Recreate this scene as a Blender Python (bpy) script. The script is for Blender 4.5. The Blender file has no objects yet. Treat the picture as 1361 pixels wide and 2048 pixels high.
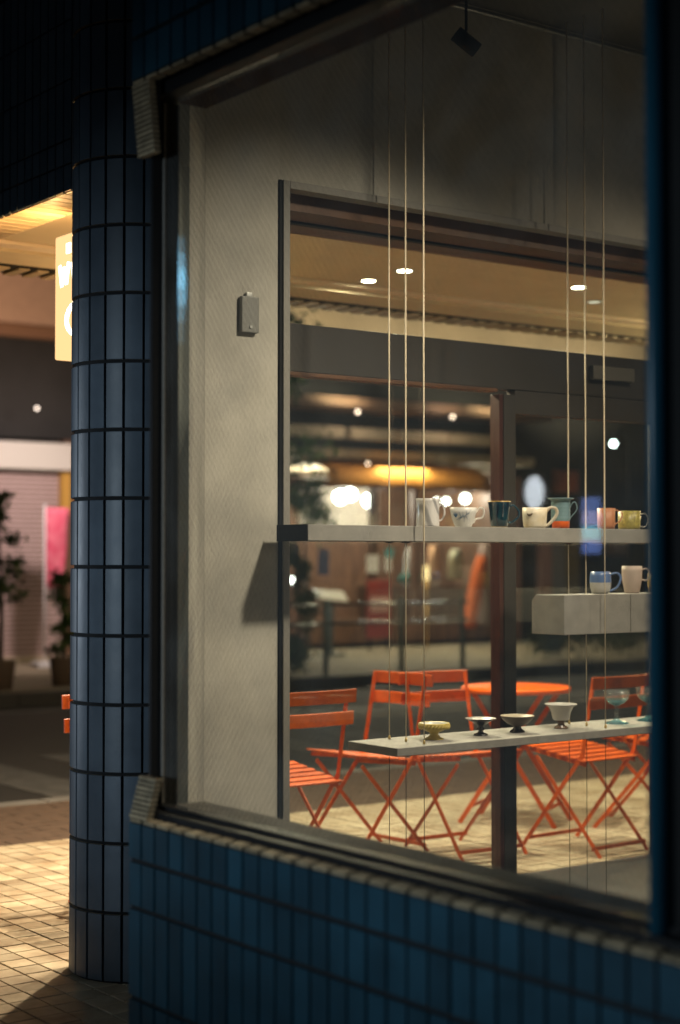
import bpy, bmesh, math, random
from mathutils import Vector, Matrix
random.seed(7)
C = bpy.context.scene.collection
PI = math.pi
R = math.radians

# ------------------------------------------------------------------ camera
cam_d = bpy.data.cameras.new('camera')
cam = bpy.data.objects.new('camera', cam_d); C.objects.link(cam)
bpy.context.scene.camera = cam
cam.location = (0, 0, 1.4)
cam.rotation_euler = (R(90 + 1.6), 0, R(-36.65))
cam_d.sensor_fit = 'VERTICAL'; cam_d.sensor_height = 36; cam_d.sensor_width = 24
cam_d.lens = 57.4
cam_d.clip_start = 0.05; cam_d.clip_end = 400
cam_d.dof.use_dof = True
cam_d.dof.focus_distance = 5.75
cam_d.dof.aperture_fstop = 1.65
cam_d.dof.aperture_blades = 0

# ------------------------------------------------------------------ world: night sky
S = bpy.context.scene
w = bpy.data.worlds.new('World'); S.world = w; w.use_nodes = True
bg = w.node_tree.nodes['Background']
bg.inputs['Color'].default_value = (0.10, 0.22, 0.40, 1)
bg.inputs['Strength'].default_value = 0.009
S.view_settings.view_transform = 'Standard'; S.view_settings.look = 'None'
S.view_settings.exposure = 0.0; S.view_settings.gamma = 1.0
S.view_settings.use_curve_mapping = False
S.cycles.use_denoising = True
S.cycles.max_bounces = 7; S.cycles.transparent_max_bounces = 24
S.cycles.diffuse_bounces = 3; S.cycles.glossy_bounces = 4; S.cycles.transmission_bounces = 8
S.cycles.sample_clamp_indirect = 3.0
S.cycles.caustics_reflective = False; S.cycles.caustics_refractive = False

def light(name, kind, loc, energy, col, size=0.05, aim=None, cone=None, blend=1.0, parent=None):
    d = bpy.data.lights.new(name, kind); d.energy = energy; d.color = col
    if kind == 'AREA': d.size = size
    else: d.shadow_soft_size = size
    if kind == 'SPOT': d.spot_size = R(cone); d.spot_blend = blend
    o = bpy.data.objects.new(name, d); C.objects.link(o); o.location = loc
    if aim is not None:
        o.rotation_euler = (Vector(aim) - Vector(loc)).to_track_quat('-Z', 'Y').to_euler()
    return o

WARM = (1.0, 0.70, 0.36)
# two cold spot lamps added out of view to light the tiles, no fixtures
light('added_flood', 'SPOT', (-4.6, 1.9, 1.75), 860, (0.70, 0.87, 1.0), 0.38, (2.2, 3.4, 0.9), 54, 1.0)
light('added_flood', 'SPOT', (-6.0, 20.0, 1.5), 2200, (0.75, 0.87, 1.0), 0.35, (2.6, 5.0, 1.30), 9, 1.0)  # added far up the street for the highlight on the pillar edge
# spotlights inside the display room: two assumed out of view, two added fills
light('room_light', 'SPOT', (3.95, 3.0, 3.40), 450, (1.0, 0.84, 0.64), 0.09, (3.35, 4.75, 0.2), 92, 1.0)
light('room_light', 'SPOT', (4.4, 1.2, 1.2), 30, (1.0, 0.78, 0.52), 0.3, (4.2, 4.75, 3.0), 110, 1.0)  # added fill with no fixture, lifts the upper plaster
light('room_light', 'SPOT', (5.6, 3.2, 3.40), 150, (1.0, 0.80, 0.58), 0.06, (4.5, 4.75, 0.4), 92, 1.0)
light('room_light', 'SPOT', (5.9, 0.6, 2.1), 90, (1.0, 0.84, 0.64), 0.35, (3.5, 4.75, 0.55), 46, 1.0)  # added fill with no fixture, softens the shelf shadow

# ------------------------------------------------------------------ helpers
def F(px):
    dx = px - 680.5
    return 1949.5 + .8023 * dx, 2620.0 - .5969 * dx
def onY(px, Y):                # x and metres per pixel on a wall that faces the street at distance Y
    a, b = F(px); return a * Y / b, Y / b
def P(px, py, Y):
    x, t = onY(px, Y); return x, 1.4 + (1115 - py) * t

def new_mat(name, col=(.5, .5, .5), rough=.6, metal=0.0, spec=.5, noise=0.0, nscale=8.0, bump=0.0, bscale=40.0,
            col2=None, coat=0.0, emit=None, estr=0.0, stretch=None, trans=0.0, alpha=None):
    m = bpy.data.materials.new(name); m.use_nodes = True
    nt = m.node_tree; b = nt.nodes['Principled BSDF']
    b.inputs['Base Color'].default_value = (*col, 1); b.inputs['Roughness'].default_value = rough
    b.inputs['Metallic'].default_value = metal
    b.inputs['Specular IOR Level'].default_value = spec
    b.inputs['Coat Weight'].default_value = coat
    if emit: b.inputs['Emission Color'].default_value = (*emit, 1); b.inputs['Emission Strength'].default_value = estr
    tc = nt.nodes.new('ShaderNodeTexCoord'); mp = nt.nodes.new('ShaderNodeMapping')
    ge = nt.nodes.new('ShaderNodeNewGeometry'); nt.links.new(ge.outputs['Position'], mp.inputs['Vector'])
    if stretch: mp.inputs['Scale'].default_value = stretch
    if noise > 0 or col2:
        n = nt.nodes.new('ShaderNodeTexNoise'); n.inputs['Scale'].default_value = nscale
        n.inputs['Detail'].default_value = 6; n.inputs['Roughness'].default_value = .6
        nt.links.new(mp.outputs['Vector'], n.inputs['Vector'])
        cr = nt.nodes.new('ShaderNodeValToRGB')
        c2 = col2 if col2 else tuple(c * (1 - noise) for c in col)
        cr.color_ramp.elements[0].position = .35; cr.color_ramp.elements[1].position = .65
        cr.color_ramp.elements[0].color = (*c2, 1); cr.color_ramp.elements[1].color = (*col, 1)
        nt.links.new(n.outputs['Fac'], cr.inputs['Fac'])
        # each object gets its own slight shade
        oi = nt.nodes.new('ShaderNodeObjectInfo'); mr = nt.nodes.new('ShaderNodeMapRange')
        mr.inputs['To Min'].default_value = .74; mr.inputs['To Max'].default_value = 1.18
        nt.links.new(oi.outputs['Random'], mr.inputs['Value'])
        mx = nt.nodes.new('ShaderNodeVectorMath'); mx.operation = 'SCALE'
        nt.links.new(cr.outputs['Color'], mx.inputs[0]); nt.links.new(mr.outputs['Result'], mx.inputs['Scale'])
        nt.links.new(mx.outputs['Vector'], b.inputs['Base Color'])
        rr = nt.nodes.new('ShaderNodeMapRange'); rr.inputs['To Min'].default_value = max(0, rough - .08); rr.inputs['To Max'].default_value = min(1, rough + .1)
        nt.links.new(n.outputs['Fac'], rr.inputs['Value']); nt.links.new(rr.outputs['Result'], b.inputs['Roughness'])
    if bump > 0:
        n2 = nt.nodes.new('ShaderNodeTexNoise'); n2.inputs['Scale'].default_value = bscale; n2.inputs['Detail'].default_value = 4
        nt.links.new(mp.outputs['Vector'], n2.inputs['Vector'])
        bp = nt.nodes.new('ShaderNodeBump'); bp.inputs['Strength'].default_value = bump; bp.inputs['Distance'].default_value = .01
        nt.links.new(n2.outputs['Fac'], bp.inputs['Height']); nt.links.new(bp.outputs['Normal'], b.inputs['Normal'])
    return m

def emis(name, col, s):
    m = bpy.data.materials.new(name); m.use_nodes = True; nt = m.node_tree
    nt.nodes.remove(nt.nodes['Principled BSDF'])
    e = nt.nodes.new('ShaderNodeEmission'); e.inputs['Color'].default_value = (*col, 1); e.inputs['Strength'].default_value = s
    nt.links.new(e.outputs[0], nt.nodes['Material Output'].inputs['Surface']); return m

def glass_mat(name, tint=(.93, .96, .95), dirt=.02, gl=1.0):
    m = bpy.data.materials.new(name); m.use_nodes = True; nt = m.node_tree
    nt.nodes.remove(nt.nodes['Principled BSDF'])
    tr = nt.nodes.new('ShaderNodeBsdfTransparent'); tr.inputs[0].default_value = (*tint, 1)
    g = nt.nodes.new('ShaderNodeBsdfGlossy'); g.inputs['Roughness'].default_value = .02
    g.inputs['Color'].default_value = (gl, gl, gl, 1)
    lw = nt.nodes.new('ShaderNodeLayerWeight'); lw.inputs['Blend'].default_value = .5
    pw = nt.nodes.new('ShaderNodeMath'); pw.operation = 'POWER'; pw.inputs[1].default_value = 5
    nt.links.new(lw.outputs['Facing'], pw.inputs[0])
    fr = nt.nodes.new('ShaderNodeMath'); fr.operation = 'MULTIPLY_ADD'; fr.inputs[1].default_value = .96; fr.inputs[2].default_value = .04
    nt.links.new(pw.outputs[0], fr.inputs[0])
    mix = nt.nodes.new('ShaderNodeMixShader')
    nt.links.new(fr.outputs[0], mix.inputs[0]); nt.links.new(tr.outputs[0], mix.inputs[1]); nt.links.new(g.outputs[0], mix.inputs[2])
    df = nt.nodes.new('ShaderNodeBsdfDiffuse'); df.inputs[0].default_value = (.6, .6, .58, 1)
    n = nt.nodes.new('ShaderNodeTexNoise'); n.inputs['Scale'].default_value = 3.0; n.inputs['Detail'].default_value = 10; n.inputs['Roughness'].default_value = .65; n.inputs['Distortion'].default_value = .8
    gp_ = nt.nodes.new('ShaderNodeNewGeometry'); nt.links.new(gp_.outputs['Position'], n.inputs['Vector'])
    mr = nt.nodes.new('ShaderNodeMapRange'); mr.inputs['From Min'].default_value = .4; mr.inputs['From Max'].default_value = .8; mr.inputs['To Max'].default_value = dirt * 2
    mr.inputs['To Min'].default_value = dirt * .4
    nt.links.new(n.outputs['Fac'], mr.inputs['Value'])
    mix2 = nt.nodes.new('ShaderNodeMixShader'); nt.links.new(mr.outputs[0], mix2.inputs[0])
    nt.links.new(mix.outputs[0], mix2.inputs[1]); nt.links.new(df.outputs[0], mix2.inputs[2])
    nt.links.new(mix2.outputs[0], nt.nodes['Material Output'].inputs['Surface']); return m

def meta(o, label=None, cat=None, group=None, kind=None):
    if label: o['label'] = label
    if cat: o['category'] = cat
    if group: o['group'] = group
    if kind: o['kind'] = kind
    return o
def thing(name, label, cat, loc=(0, 0, 0), rz=0, group=None):
    o = bpy.data.objects.new(name, None); C.objects.link(o); o.location = loc; o.rotation_euler = (0, 0, rz)
    o.empty_display_size = .1
    return meta(o, label, cat, group)
def mk(name, bm, mats, parent=None, smooth=False, loc=None):
    me = bpy.data.meshes.new(name); bm.to_mesh(me); bm.free()
    for m in (mats if isinstance(mats, (list, tuple)) else [mats]): me.materials.append(m)
    if smooth:
        for p in me.polygons: p.use_smooth = True
    o = bpy.data.objects.new(name, me); C.objects.link(o)
    if parent: o.parent = parent
    if loc: o.location = loc
    return o
def inst(name, me, parent, loc, rot=(0, 0, 0)):
    o = bpy.data.objects.new(name, me); C.objects.link(o); o.parent = parent; o.location = loc; o.rotation_euler = rot
    return o
def bx(bm, x0, x1, y0, y1, z0, z1, mi=0, bev=0.0):
    g = bmesh.ops.create_cube(bm, size=1)
    vs = g['verts']
    for v in vs:
        v.co = Vector((x0 + (v.co.x + .5) * (x1 - x0), y0 + (v.co.y + .5) * (y1 - y0), z0 + (v.co.z + .5) * (z1 - z0)))
    fs = {f for v in vs for f in v.link_faces}
    for f in fs: f.material_index = mi
    if bev > 0:
        es = {e for v in vs for e in v.link_edges}
        bmesh.ops.bevel(bm, geom=list(es), offset=bev, segments=2, affect='EDGES', profile=.6)
def box(name, x0, x1, y0, y1, z0, z1, mat, parent=None, bev=0.0):
    bm = bmesh.new(); bx(bm, x0, x1, y0, y1, z0, z1, 0, bev); return mk(name, bm, mat, parent)
def tube(bm, pts, r, n=8, mi=0, closed=False, flat=1.0):
    pts = [Vector(p) for p in pts]; rings = []
    rr = r if isinstance(r, (list, tuple)) else [r] * len(pts)
    up = None
    for i, p in enumerate(pts):
        a = pts[i - 1] if (i > 0 or closed) else p; b = pts[(i + 1) % len(pts)] if (i < len(pts) - 1 or closed) else p
        d = (b - a).normalized()
        if up is None:
            up = Vector((0, 0, 1)) if abs(d.z) < .9 else Vector((1, 0, 0))
        s = d.cross(up)
        if s.length < 1e-4: s = d.cross(Vector((0, 1, 0)))
        s.normalize(); u = s.cross(d).normalized(); up = u
        rings.append([bm.verts.new(p + s * math.cos(2 * PI * k / n) * rr[i] + u * math.sin(2 * PI * k / n) * rr[i] * flat) for k in range(n)])
    m = len(rings)
    for i in range(m if closed else m - 1):
        A, B = rings[i], rings[(i + 1) % m]
        for k in range(n):
            f = bm.faces.new((A[k], A[(k + 1) % n], B[(k + 1) % n], B[k])); f.material_index = mi; f.smooth = True
    if not closed:
        for rg, rev in ((rings[0], True), (rings[-1], False)):
            f = bm.faces.new(list(reversed(rg)) if rev else rg); f.material_index = mi
def lathe(bm, prof, n=32, mi=0, band=None, wob=None):
    rings = []
    for (r, z) in prof:
        if r < 1e-5: rings.append([bm.verts.new((0, 0, z))]); continue
        ring = []
        for k in range(n):
            q = r * (1 + (wob(k * 2 * PI / n, z) if wob else 0))
            ring.append(bm.verts.new((q * math.cos(2 * PI * k / n), q * math.sin(2 * PI * k / n), z)))
        rings.append(ring)
    for i in range(len(rings) - 1):
        A, B = rings[i], rings[i + 1]
        for k in range(n):
            a = A[k % len(A)]; b = A[(k + 1) % len(A)]; c = B[(k + 1) % len(B)]; d = B[k % len(B)]
            vs = []
            for v in (a, b, c, d):
                if v not in vs: vs.append(v)
            if len(vs) > 2:
                f = bm.faces.new(vs); f.smooth = True
                f.material_index = band(i) if band else mi
def bar(bm, p, q, wdt, thk, side, mi=0):
    """flat steel bar from p to q; side = direction of its width"""
    p = Vector(p); q = Vector(q); d = (q - p).normalized(); s = Vector(side); s = (s - d * s.dot(d)).normalized(); u = d.cross(s)
    vs = []
    for e in (p, q):
        for a, b in ((-1, -1), (1, -1), (1, 1), (-1, 1)): vs.append(bm.verts.new(e + s * a * wdt / 2 + u * b * thk / 2))
    for f in ((0, 1, 2, 3), (7, 6, 5, 4), (0, 4, 5, 1), (1, 5, 6, 2), (2, 6, 7, 3), (3, 7, 4, 0)):
        bm.faces.new([vs[i] for i in f]).material_index = mi
def copy_thing(root, loc, rz, label):
    r = root.copy(); C.objects.link(r); r.location = loc; r.rotation_euler = (0, 0, rz); r['label'] = label
    for ch in list(root.children):
        c = ch.copy(); C.objects.link(c); c.parent = r
        for g in list(ch.children):
            d = g.copy(); C.objects.link(d); d.parent = c
    return r

# ------------------------------------------------------------------ materials
M = {}
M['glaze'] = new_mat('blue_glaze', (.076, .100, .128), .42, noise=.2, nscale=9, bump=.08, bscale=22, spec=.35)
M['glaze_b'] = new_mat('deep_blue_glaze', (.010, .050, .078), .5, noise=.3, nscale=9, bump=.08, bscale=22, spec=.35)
M['body'] = new_mat('tile_body', (.36, .28, .17), .8, noise=.45, nscale=30)
M['grout'] = new_mat('dark_grout', (.008, .008, .009), .95, noise=.3, nscale=40)
M['frame'] = new_mat('dark_bronze', (.012, .012, .013), .6, spec=.25, noise=.3, nscale=12)
M['alu'] = new_mat('brushed_alu', (.38, .38, .36), .42, metal=.7, noise=.2, nscale=40)
M['plaster'] = new_mat('plaster', (.42, .395, .345), .88, noise=.30, nscale=2.2, bump=.05, bscale=90)
M['ceil'] = new_mat('ceiling_paint', (.16, .15, .13), .9, noise=.2, nscale=2)
M['ledge'] = new_mat('ledge_stone', (.16, .145, .12), .9, spec=.12, noise=.3, nscale=20)
M['darkfloor'] = new_mat('room_floor', (.018, .017, .016), .55, noise=.3, nscale=6)
M['shelf'] = new_mat('shelf_concrete', (.27, .255, .23), .75, noise=.2, nscale=14, bump=.15, bscale=120)
M['cord'] = new_mat('cord', (.62, .52, .38), .7)
M['brass'] = new_mat('brass', (.6, .45, .2), .3, metal=.9)
M['brownsoffit'] = new_mat('brown_soffit', (.13, .058, .024), .45, noise=.4, nscale=7, stretch=(1, 6, 1))
M['header'] = new_mat('header_paint', (.042, .036, .030), .6, noise=.2, nscale=5)
M['doorred'] = new_mat('door_wood', (.07, .022, .015), .4, noise=.3, nscale=8, stretch=(6, 6, .6))
M['terrceil'] = new_mat('terrace_ceiling', (.74, .63, .45), .85, noise=.10, nscale=2.5)
M['trim'] = new_mat('ceiling_trim', (.70, .60, .48), .6, noise=.1, nscale=6)
M['floortile'] = new_mat('floor_tile', (.66, .56, .40), .62, col2=(.36, .26, .16), nscale=4.5, bump=.15, bscale=60)
M['joint'] = new_mat('joint', (.07, .06, .045), .95, noise=.3, nscale=30)
M['paver'] = new_mat('shaded_brown_paver', (.085, .052, .034), .8, noise=.4, nscale=14)  # brown pavers, darkened further to stand for shade past the terrace edge
M['asphalt'] = new_mat('asphalt', (.042, .039, .037), .75, noise=.35, nscale=2.0, bump=.4, bscale=120)
M['farwalk'] = new_mat('far_pavement', (.33, .28, .19), .8, noise=.3, nscale=3)
M['kerb'] = new_mat('kerb', (.16, .15, .14), .85, noise=.3, nscale=8)
M['white'] = new_mat('road_white', (.55, .55, .52), .7, noise=.4, nscale=10)
M['orange'] = new_mat('orange_paint', (.66, .098, .0012), .40, noise=.25, nscale=38)
M['glass'] = glass_mat('window_glass', dirt=.035)
M['glass2'] = glass_mat('door_glass', dirt=.008)
M['wire'] = new_mat('glass_wire', (.015, .015, .014), .9, spec=.1)
M['taupe'] = new_mat('taupe_paint', (.24, .225, .20), .6, noise=.1)
M['black'] = new_mat('black_plastic', (.006, .006, .006), .7, spec=.2)

# =================================================================== STRUCTURE
ground = box('ground', -60, 90, -40, 120, -.40, -.16, M['asphalt']); meta(ground, kind='structure')
# near pavement (under the camera and round the corner), terrace, sidewalk, road
bm = bmesh.new(); bx(bm, -12, 14, -6, 8.55, -.15, -.012); near = mk('pavement', bm, M['joint']); meta(near, kind='structure')

# floor tiles, 150 mm: the nearest as parts, the rest joined
TS = .10
tm = bmesh.new(); bx(tm, -.0466, .0466, -.0466, .0466, -.012, 0, 0, .002)
tme = bpy.data.meshes.new('tile'); tm.to_mesh(tme); tm.free(); tme.materials.append(M['floortile'])
single = 0; rest = bmesh.new()
cells = []
for i in range(-30, 78):
    for j in range(-32, 34):
        x = 2.40 + i * TS; y = 5.22 + j * TS
        if y > 7.32 or y < 2.2: continue
        lat = .8023 * x - .5969 * y; d = .5969 * x + .8023 * y
        px = 680 + 3266 * lat / d
        if x > 2.93 and y < 5.20: continue
        if px < -60 or px > 1400: continue
        leftview = px < 300
        cells.append((0 if leftview else 1, d, x, y))
cells.sort()
for k, (_, d, x, y) in enumerate(cells):
    dz = random.uniform(-.0012, .0012)
    if k < 298:
        o = inst('tile', tme, near, (x, y, dz)); o.rotation_euler = (random.uniform(-.004, .004), random.uniform(-.004, .004), random.uniform(-.006, .006))
    else:
        bx(rest, x - .0466, x + .0466, y - .0466, y + .0466, -.012 + dz, dz)
o = mk('tile_field', rest, M['floortile'], near); meta(o, kind='stuff')
# sidewalk pavers beyond the terrace edge
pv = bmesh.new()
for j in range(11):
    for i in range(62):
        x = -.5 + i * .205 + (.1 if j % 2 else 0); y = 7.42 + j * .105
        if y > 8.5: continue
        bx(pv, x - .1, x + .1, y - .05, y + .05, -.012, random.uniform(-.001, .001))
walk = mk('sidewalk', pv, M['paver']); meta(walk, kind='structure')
kerb = bmesh.new()
for i in range(34): bx(kerb, -6 + i * .605, -6 + i * .605 + .6, 8.56, 8.70, -.15, -.002, 0, .01)
meta(mk('kerb', kerb, M['kerb']), kind='structure')
road = box('road', -60, 90, 8.70, 15.50, -.16, -.14, M['asphalt']); meta(road, kind='structure')
lm = bmesh.new()
for i in range(8): bx(lm, 3.9 + i * .9, 4.35 + i * .9, 9.2, 11.6, -.14, -.136)      # crossing stripes
bx(lm, -20, 50, 14.95, 15.1, -.14, -.136)
meta(mk('road_marking', lm, new_mat('worn_road_paint', (.10, .098, .095), .8, noise=.5)), kind='structure')
bm = bmesh.new()
bx(bm, -30, 60, 15.66, 20.5, -.16, -.02)
meta(mk('far_sidewalk', bm, M['farwalk']), kind='structure')
bm = bmesh.new()
for i in range(60): bx(bm, -6 + i * .61, -6 + i * .61 + .6, 15.50, 15.66, -.16, .0, 0, .01)
meta(mk('far_kerb', bm, new_mat('shaded_kerb', (.03, .028, .025), .9)), kind='structure')  # near-black colour stands for the unlit kerb face

# =================================================================== TILED WINDOW WALL (plane x = 2.07)
PIT = .0665; TW = .0580; TH = .2276; XA = 2.07; YE = 3.689
def tile_mesh(wd, ht, th=.012, mats=None, name='tile'):
    bm = bmesh.new(); bx(bm, 0, th, -wd / 2, wd / 2, -ht / 2, ht / 2, 0, .0016)
    me = bpy.data.meshes.new(name); bm.to_mesh(me); bm.free()
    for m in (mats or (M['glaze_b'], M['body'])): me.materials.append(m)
    return me
wall = thing('tiled_wall', 'blue tiled shop wall below and above the big wired-glass window', 'wall', (2.2, 2.6, 0))
def W_(n, x0, x1, y0, y1, z0, z1, m, bev=0):
    o = box(n, x0 - 2.2, x1 - 2.2, y0 - 2.6, y1 - 2.6, z0, z1, m, wall, bev); return o
W_('backing', XA + .009, 2.285, -1.5, YE - .004, -.01, .728, M['grout'])
W_('lintel', XA + .009, 2.285, -1.5, YE - .004, 2.630, 4.2, M['grout'])
W_('pier', 2.160, 2.285, -1.5, 1.933, .73, 2.628, M['black'])
rows = [(.6365, .7240), (.5170, .6245), (.2895, .5055), (.0620, .2780)]
hrows = [(2.633, 2.734), (2.7455, 2.9615), (2.973, 3.189)]
mesh_cache = {}
def tget(wd, ht, mats=None, key=''):
    k = (round(wd, 4), round(ht, 4), key)
    if k not in mesh_cache: mesh_cache[k] = tile_mesh(wd, ht, mats=mats)
    return mesh_cache[k]
ncol = 28
for c in range(ncol + 1):
    y = 3.6235 - PIT / 2 - (c - 1) * PIT
    wd = TW
    if c == 0: y = 3.6565; 
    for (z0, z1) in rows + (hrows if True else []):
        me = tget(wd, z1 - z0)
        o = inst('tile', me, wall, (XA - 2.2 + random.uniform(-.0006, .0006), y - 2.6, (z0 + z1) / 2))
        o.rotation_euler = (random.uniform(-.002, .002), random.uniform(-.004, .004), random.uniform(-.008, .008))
# cap tiles on the sill, unglazed top edges
cm = bmesh.new(); bx(cm, 0, .031, -.0265, .0265, -.003, .0055, 0, .0015)
cme = bpy.data.meshes.new('cap_tile'); cm.to_mesh(cme); cm.free(); cme.materials.append(M['body'])
for c in range(ncol + 1):
    y = 3.6235 - PIT / 2 - (c - 1) * PIT
    inst('cap_tile', cme, wall, (XA - 2.2 + .002, y - 2.6, .7295), (0, -.13 + random.uniform(-.02, .02), random.uniform(-.01, .01)))
# header underside edge tiles
for c in range(13):
    y = 3.6235 - PIT / 2 - (c - 1) * PIT
    inst('cap_tile', cme, wall, (XA - 2.2 + .002, y - 2.6, 2.6265), (PI, 0, 0))
# sloping shoulders of thin stacked tiles at the end of the wall
def slab(w_, xo):
    bm = bmesh.new(); bx(bm, 0, .020, -.043, .043, -.0046, .0046, 0, .001)
    me = bpy.data.meshes.new('edge_tile'); bm.to_mesh(me); bm.free(); me.materials.append(M['body']); return me
sme = slab(0, 0)
for k in range(9):
    inst('edge_tile', sme, wall, (XA - 2.2 + .003 + .0030 * k, 3.646 - 2.6 - .0006 * k, .7415 + .0118 * k), (0, 0, random.uniform(-.01, .01)))
for k in range(15):
    inst('edge_tile', sme, wall, (XA - 2.2 + .003 + .0012 * k, 3.646 - 2.6, 2.615 - .0125 * k), (0, 0, random.uniform(-.01, .01)))
for k in range(9): W_('shoulder_core', XA + .0085 + .0030 * k, 2.110, 3.606, 3.685, .7355 + .0118 * k, .7472 + .0118 * k, M['grout'])
W_('shoulder_core', XA + .0225, 2.110, 3.606, 3.685, 2.437, 2.632, M['grout'])

# --- display window with wired glass
win = thing('display_window', 'large wired-glass shop window in dark metal frame above the blue tiled sill', 'window', (2.17, 2.8, .73))
def V_(n, x0, x1, y0, y1, z0, z1, m, bev=0, par=None):
    return box(n, x0 - 2.17, x1 - 2.17, y0 - 2.8, y1 - 2.8, z0 - .73, z1 - .73, m, win, bev)
V_('bottom_rail', 2.112, 2.165, 1.60, 3.69, .728, .752, M['frame'], .004)
V_('bottom_rail', 2.150, 2.19, 1.60, 3.69, .752, .762, M['frame'], .002)
V_('top_rail', 2.125, 2.20, 1.60, 3.69, 2.592, 2.628, M['frame'], .004)
V_('jamb', 2.130, 2.21, 3.679, 3.692, .752, 2.592, M['frame'], .002)
V_('jamb_bead', 2.160, 2.1665, 3.674, 3.679, .765, 2.59, M['taupe'], .001)
# near jamb: rounded steel profile, cold street light tinted into its blue colour
bm = bmesh.new()
prof = [(2.145, 1.966), (2.128, 1.962), (2.120, 1.956), (2.118, 1.948), (2.122, 1.940), (2.138, 1.935), (2.19, 1.935), (2.19, 1.966)]
vb = [bm.verts.new((a - 2.17, b - 2.8, 0.0)) for a, b in prof]; vt = [bm.verts.new((a - 2.17, b - 2.8, 1.90)) for a, b in prof]
for i in range(len(prof)):
    j = (i + 1) % len(prof); bm.faces.new((vb[i], vb[j], vt[j], vt[i])).smooth = i < 5
bm.faces.new(vt); bm.faces.new(list(reversed(vb))); bmesh.ops.recalc_face_normals(bm, faces=bm.faces)
mk('near_jamb', bm, new_mat('blue_lit_steel', (.008, .055, .09), .4), win)
V_('inner_ledge', 2.20, 2.30, 1.93, 3.69, .729, .757, M['ledge'], .004)
V_('inner_soffit', 2.20, 2.30, 1.93, 3.69, 2.60, 2.628, new_mat('soffit_wood', (.10, .05, .02), .95, noise=.3, spec=.08))
V_('glass_pane', 2.168, 2.176, 1.967, 3.678, .763, 2.591, M['glass'])
# diamond wire in the glass: thin crossing wires
bm = bmesh.new()
y0, y1, z0, z1 = 1.968, 3.677, .757, 2.598; pitch = .0215; hw = .0006
for sgn in (1, -1):
    sl = 1.25 * sgn
    c0 = -3.678 * 1.3 - 2; k = 0
    c = -8.0
    while c < 8.0:
        c += pitch * 1.25
        # z = sl*(y-2.8)+1.6+c
        ys = []
        pts = []
        for yy in (y0, y1):
            zz = sl * (yy - 2.8) + 1.6 + c
            if z0 <= zz <= z1: pts.append((yy, zz))
        for zz in (z0, z1):
            yy = (zz - 1.6 - c) / sl + 2.8
            if y0 < yy < y1: pts.append((yy, zz))
        if len(pts) < 2: continue
        (ya, za), (yb, zb) = pts[0], pts[1]
        L = math.hypot(yb - ya, zb - za)
        if L < .01: continue
        nx, nz = -(zb - za) / L * hw, (yb - ya) / L * hw
        X = 2.1665 if sgn > 0 else 2.1660
        vs = [bm.verts.new((X - 2.17, a - 2.8, b - .73)) for a, b in ((ya + nx, za + nz), (yb + nx, zb + nz), (yb - nx, zb - nz), (ya - nx, za - nz))]
        bm.faces.new(vs)
o = mk('wire_mesh', bm, M['wire'], win); meta(o, kind='stuff')

# =================================================================== ROUND PILLAR
PX, PY, PR = 2.80, 4.925, .231
pil = thing('tiled_pillar', 'round pillar clad in upright slate-blue tiles at the corner of the building', 'pillar', (PX, PY, 0))
bm = bmesh.new(); lathe(bm, [(0, 0), (PR - .012, 0), (PR - .012, 4.2), (0, 4.2)], 64)
mk('core', bm, M['grout'], pil, True)
def curved_tile(a0, a1, h):
    bm = bmesh.new(); n = 5; vs = []
    ri, ro = PR - .013, PR
    e = .0015
    def ring(r, z, ea): return [bm.verts.new((r * math.cos(a0 + ea + (a1 - a0 - 2 * ea) * k / n), r * math.sin(a0 + ea + (a1 - a0 - 2 * ea) * k / n), z)) for k in range(n + 1)]
    A = ring(ri, -h / 2, 0); B = ring(ro - e, -h / 2, 0); B2 = ring(ro, -h / 2 + e, e / PR); Cc = ring(ro, h / 2 - e, e / PR); C2 = ring(ro - e, h / 2, 0); D = ring(ri, h / 2, 0)
    B3 = ring(ro, -h / 2 + e, e / PR); C3 = ring(ro, h / 2 - e, e / PR)
    for P0, P1, m in ((A, B, 1), (B, B2, 0), (B3, C3, 0), (Cc, C2, 0), (C2, D, 1)):
        for k in range(n):
            f = bm.faces.new((P0[k], P0[k + 1], P1[k + 1], P1[k])); f.material_index = m; f.smooth = P0 is B3
    for k in (0, n):
        f = bm.faces.new([q[k] for q in (A, B, B2, Cc, C2, D)]); f.material_index = 0
    for f in bm.faces:
        c = f.calc_center_median(); f.normal_update()
        if f.normal.dot(c - Vector((ri + .005, 0, 0))) < 0: f.normal_flip()
    me = bpy.data.meshes.new('tile'); bm.to_mesh(me); bm.free(); me.materials.append(M['glaze']); me.materials.append(M['body'])
    return me
# tangent on the left of the picture = angle of the -right direction; joints at 25 + 16.5 k degrees from there
base_ang = math.atan2(PY, PX) + PI / 2 + R(2)      # leftmost silhouette direction
da = PIT / PR
first = R(25.8)
full = curved_tile(-da / 2 + .016, da / 2 - .016, TH - .0115)
part_w = R(7.5)
narrow = curved_tile(-part_w / 2 + .015, part_w / 2 - .015, TH - .0115)
zrow0 = 1.4 - (1822 - 1115) * 5.40 / 3266          # a joint height
zs = [zrow0 + TH * k for k in range(-1, 15)]
for z in zs:
    ang = base_ang + first - 3 * da
    seq = []
    for k in range(11):
        if k == 7: seq.append((ang + part_w / 2, True)); ang += part_w
        else: seq.append((ang + da / 2, False)); ang += da
    for a, nar in seq:
        zc = z + TH / 2
        if zc < .1: continue
        o = inst('tile', narrow if nar else full, pil, (0, 0, zc), (0, 0, a + random.uniform(-.002, .002)))

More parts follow.
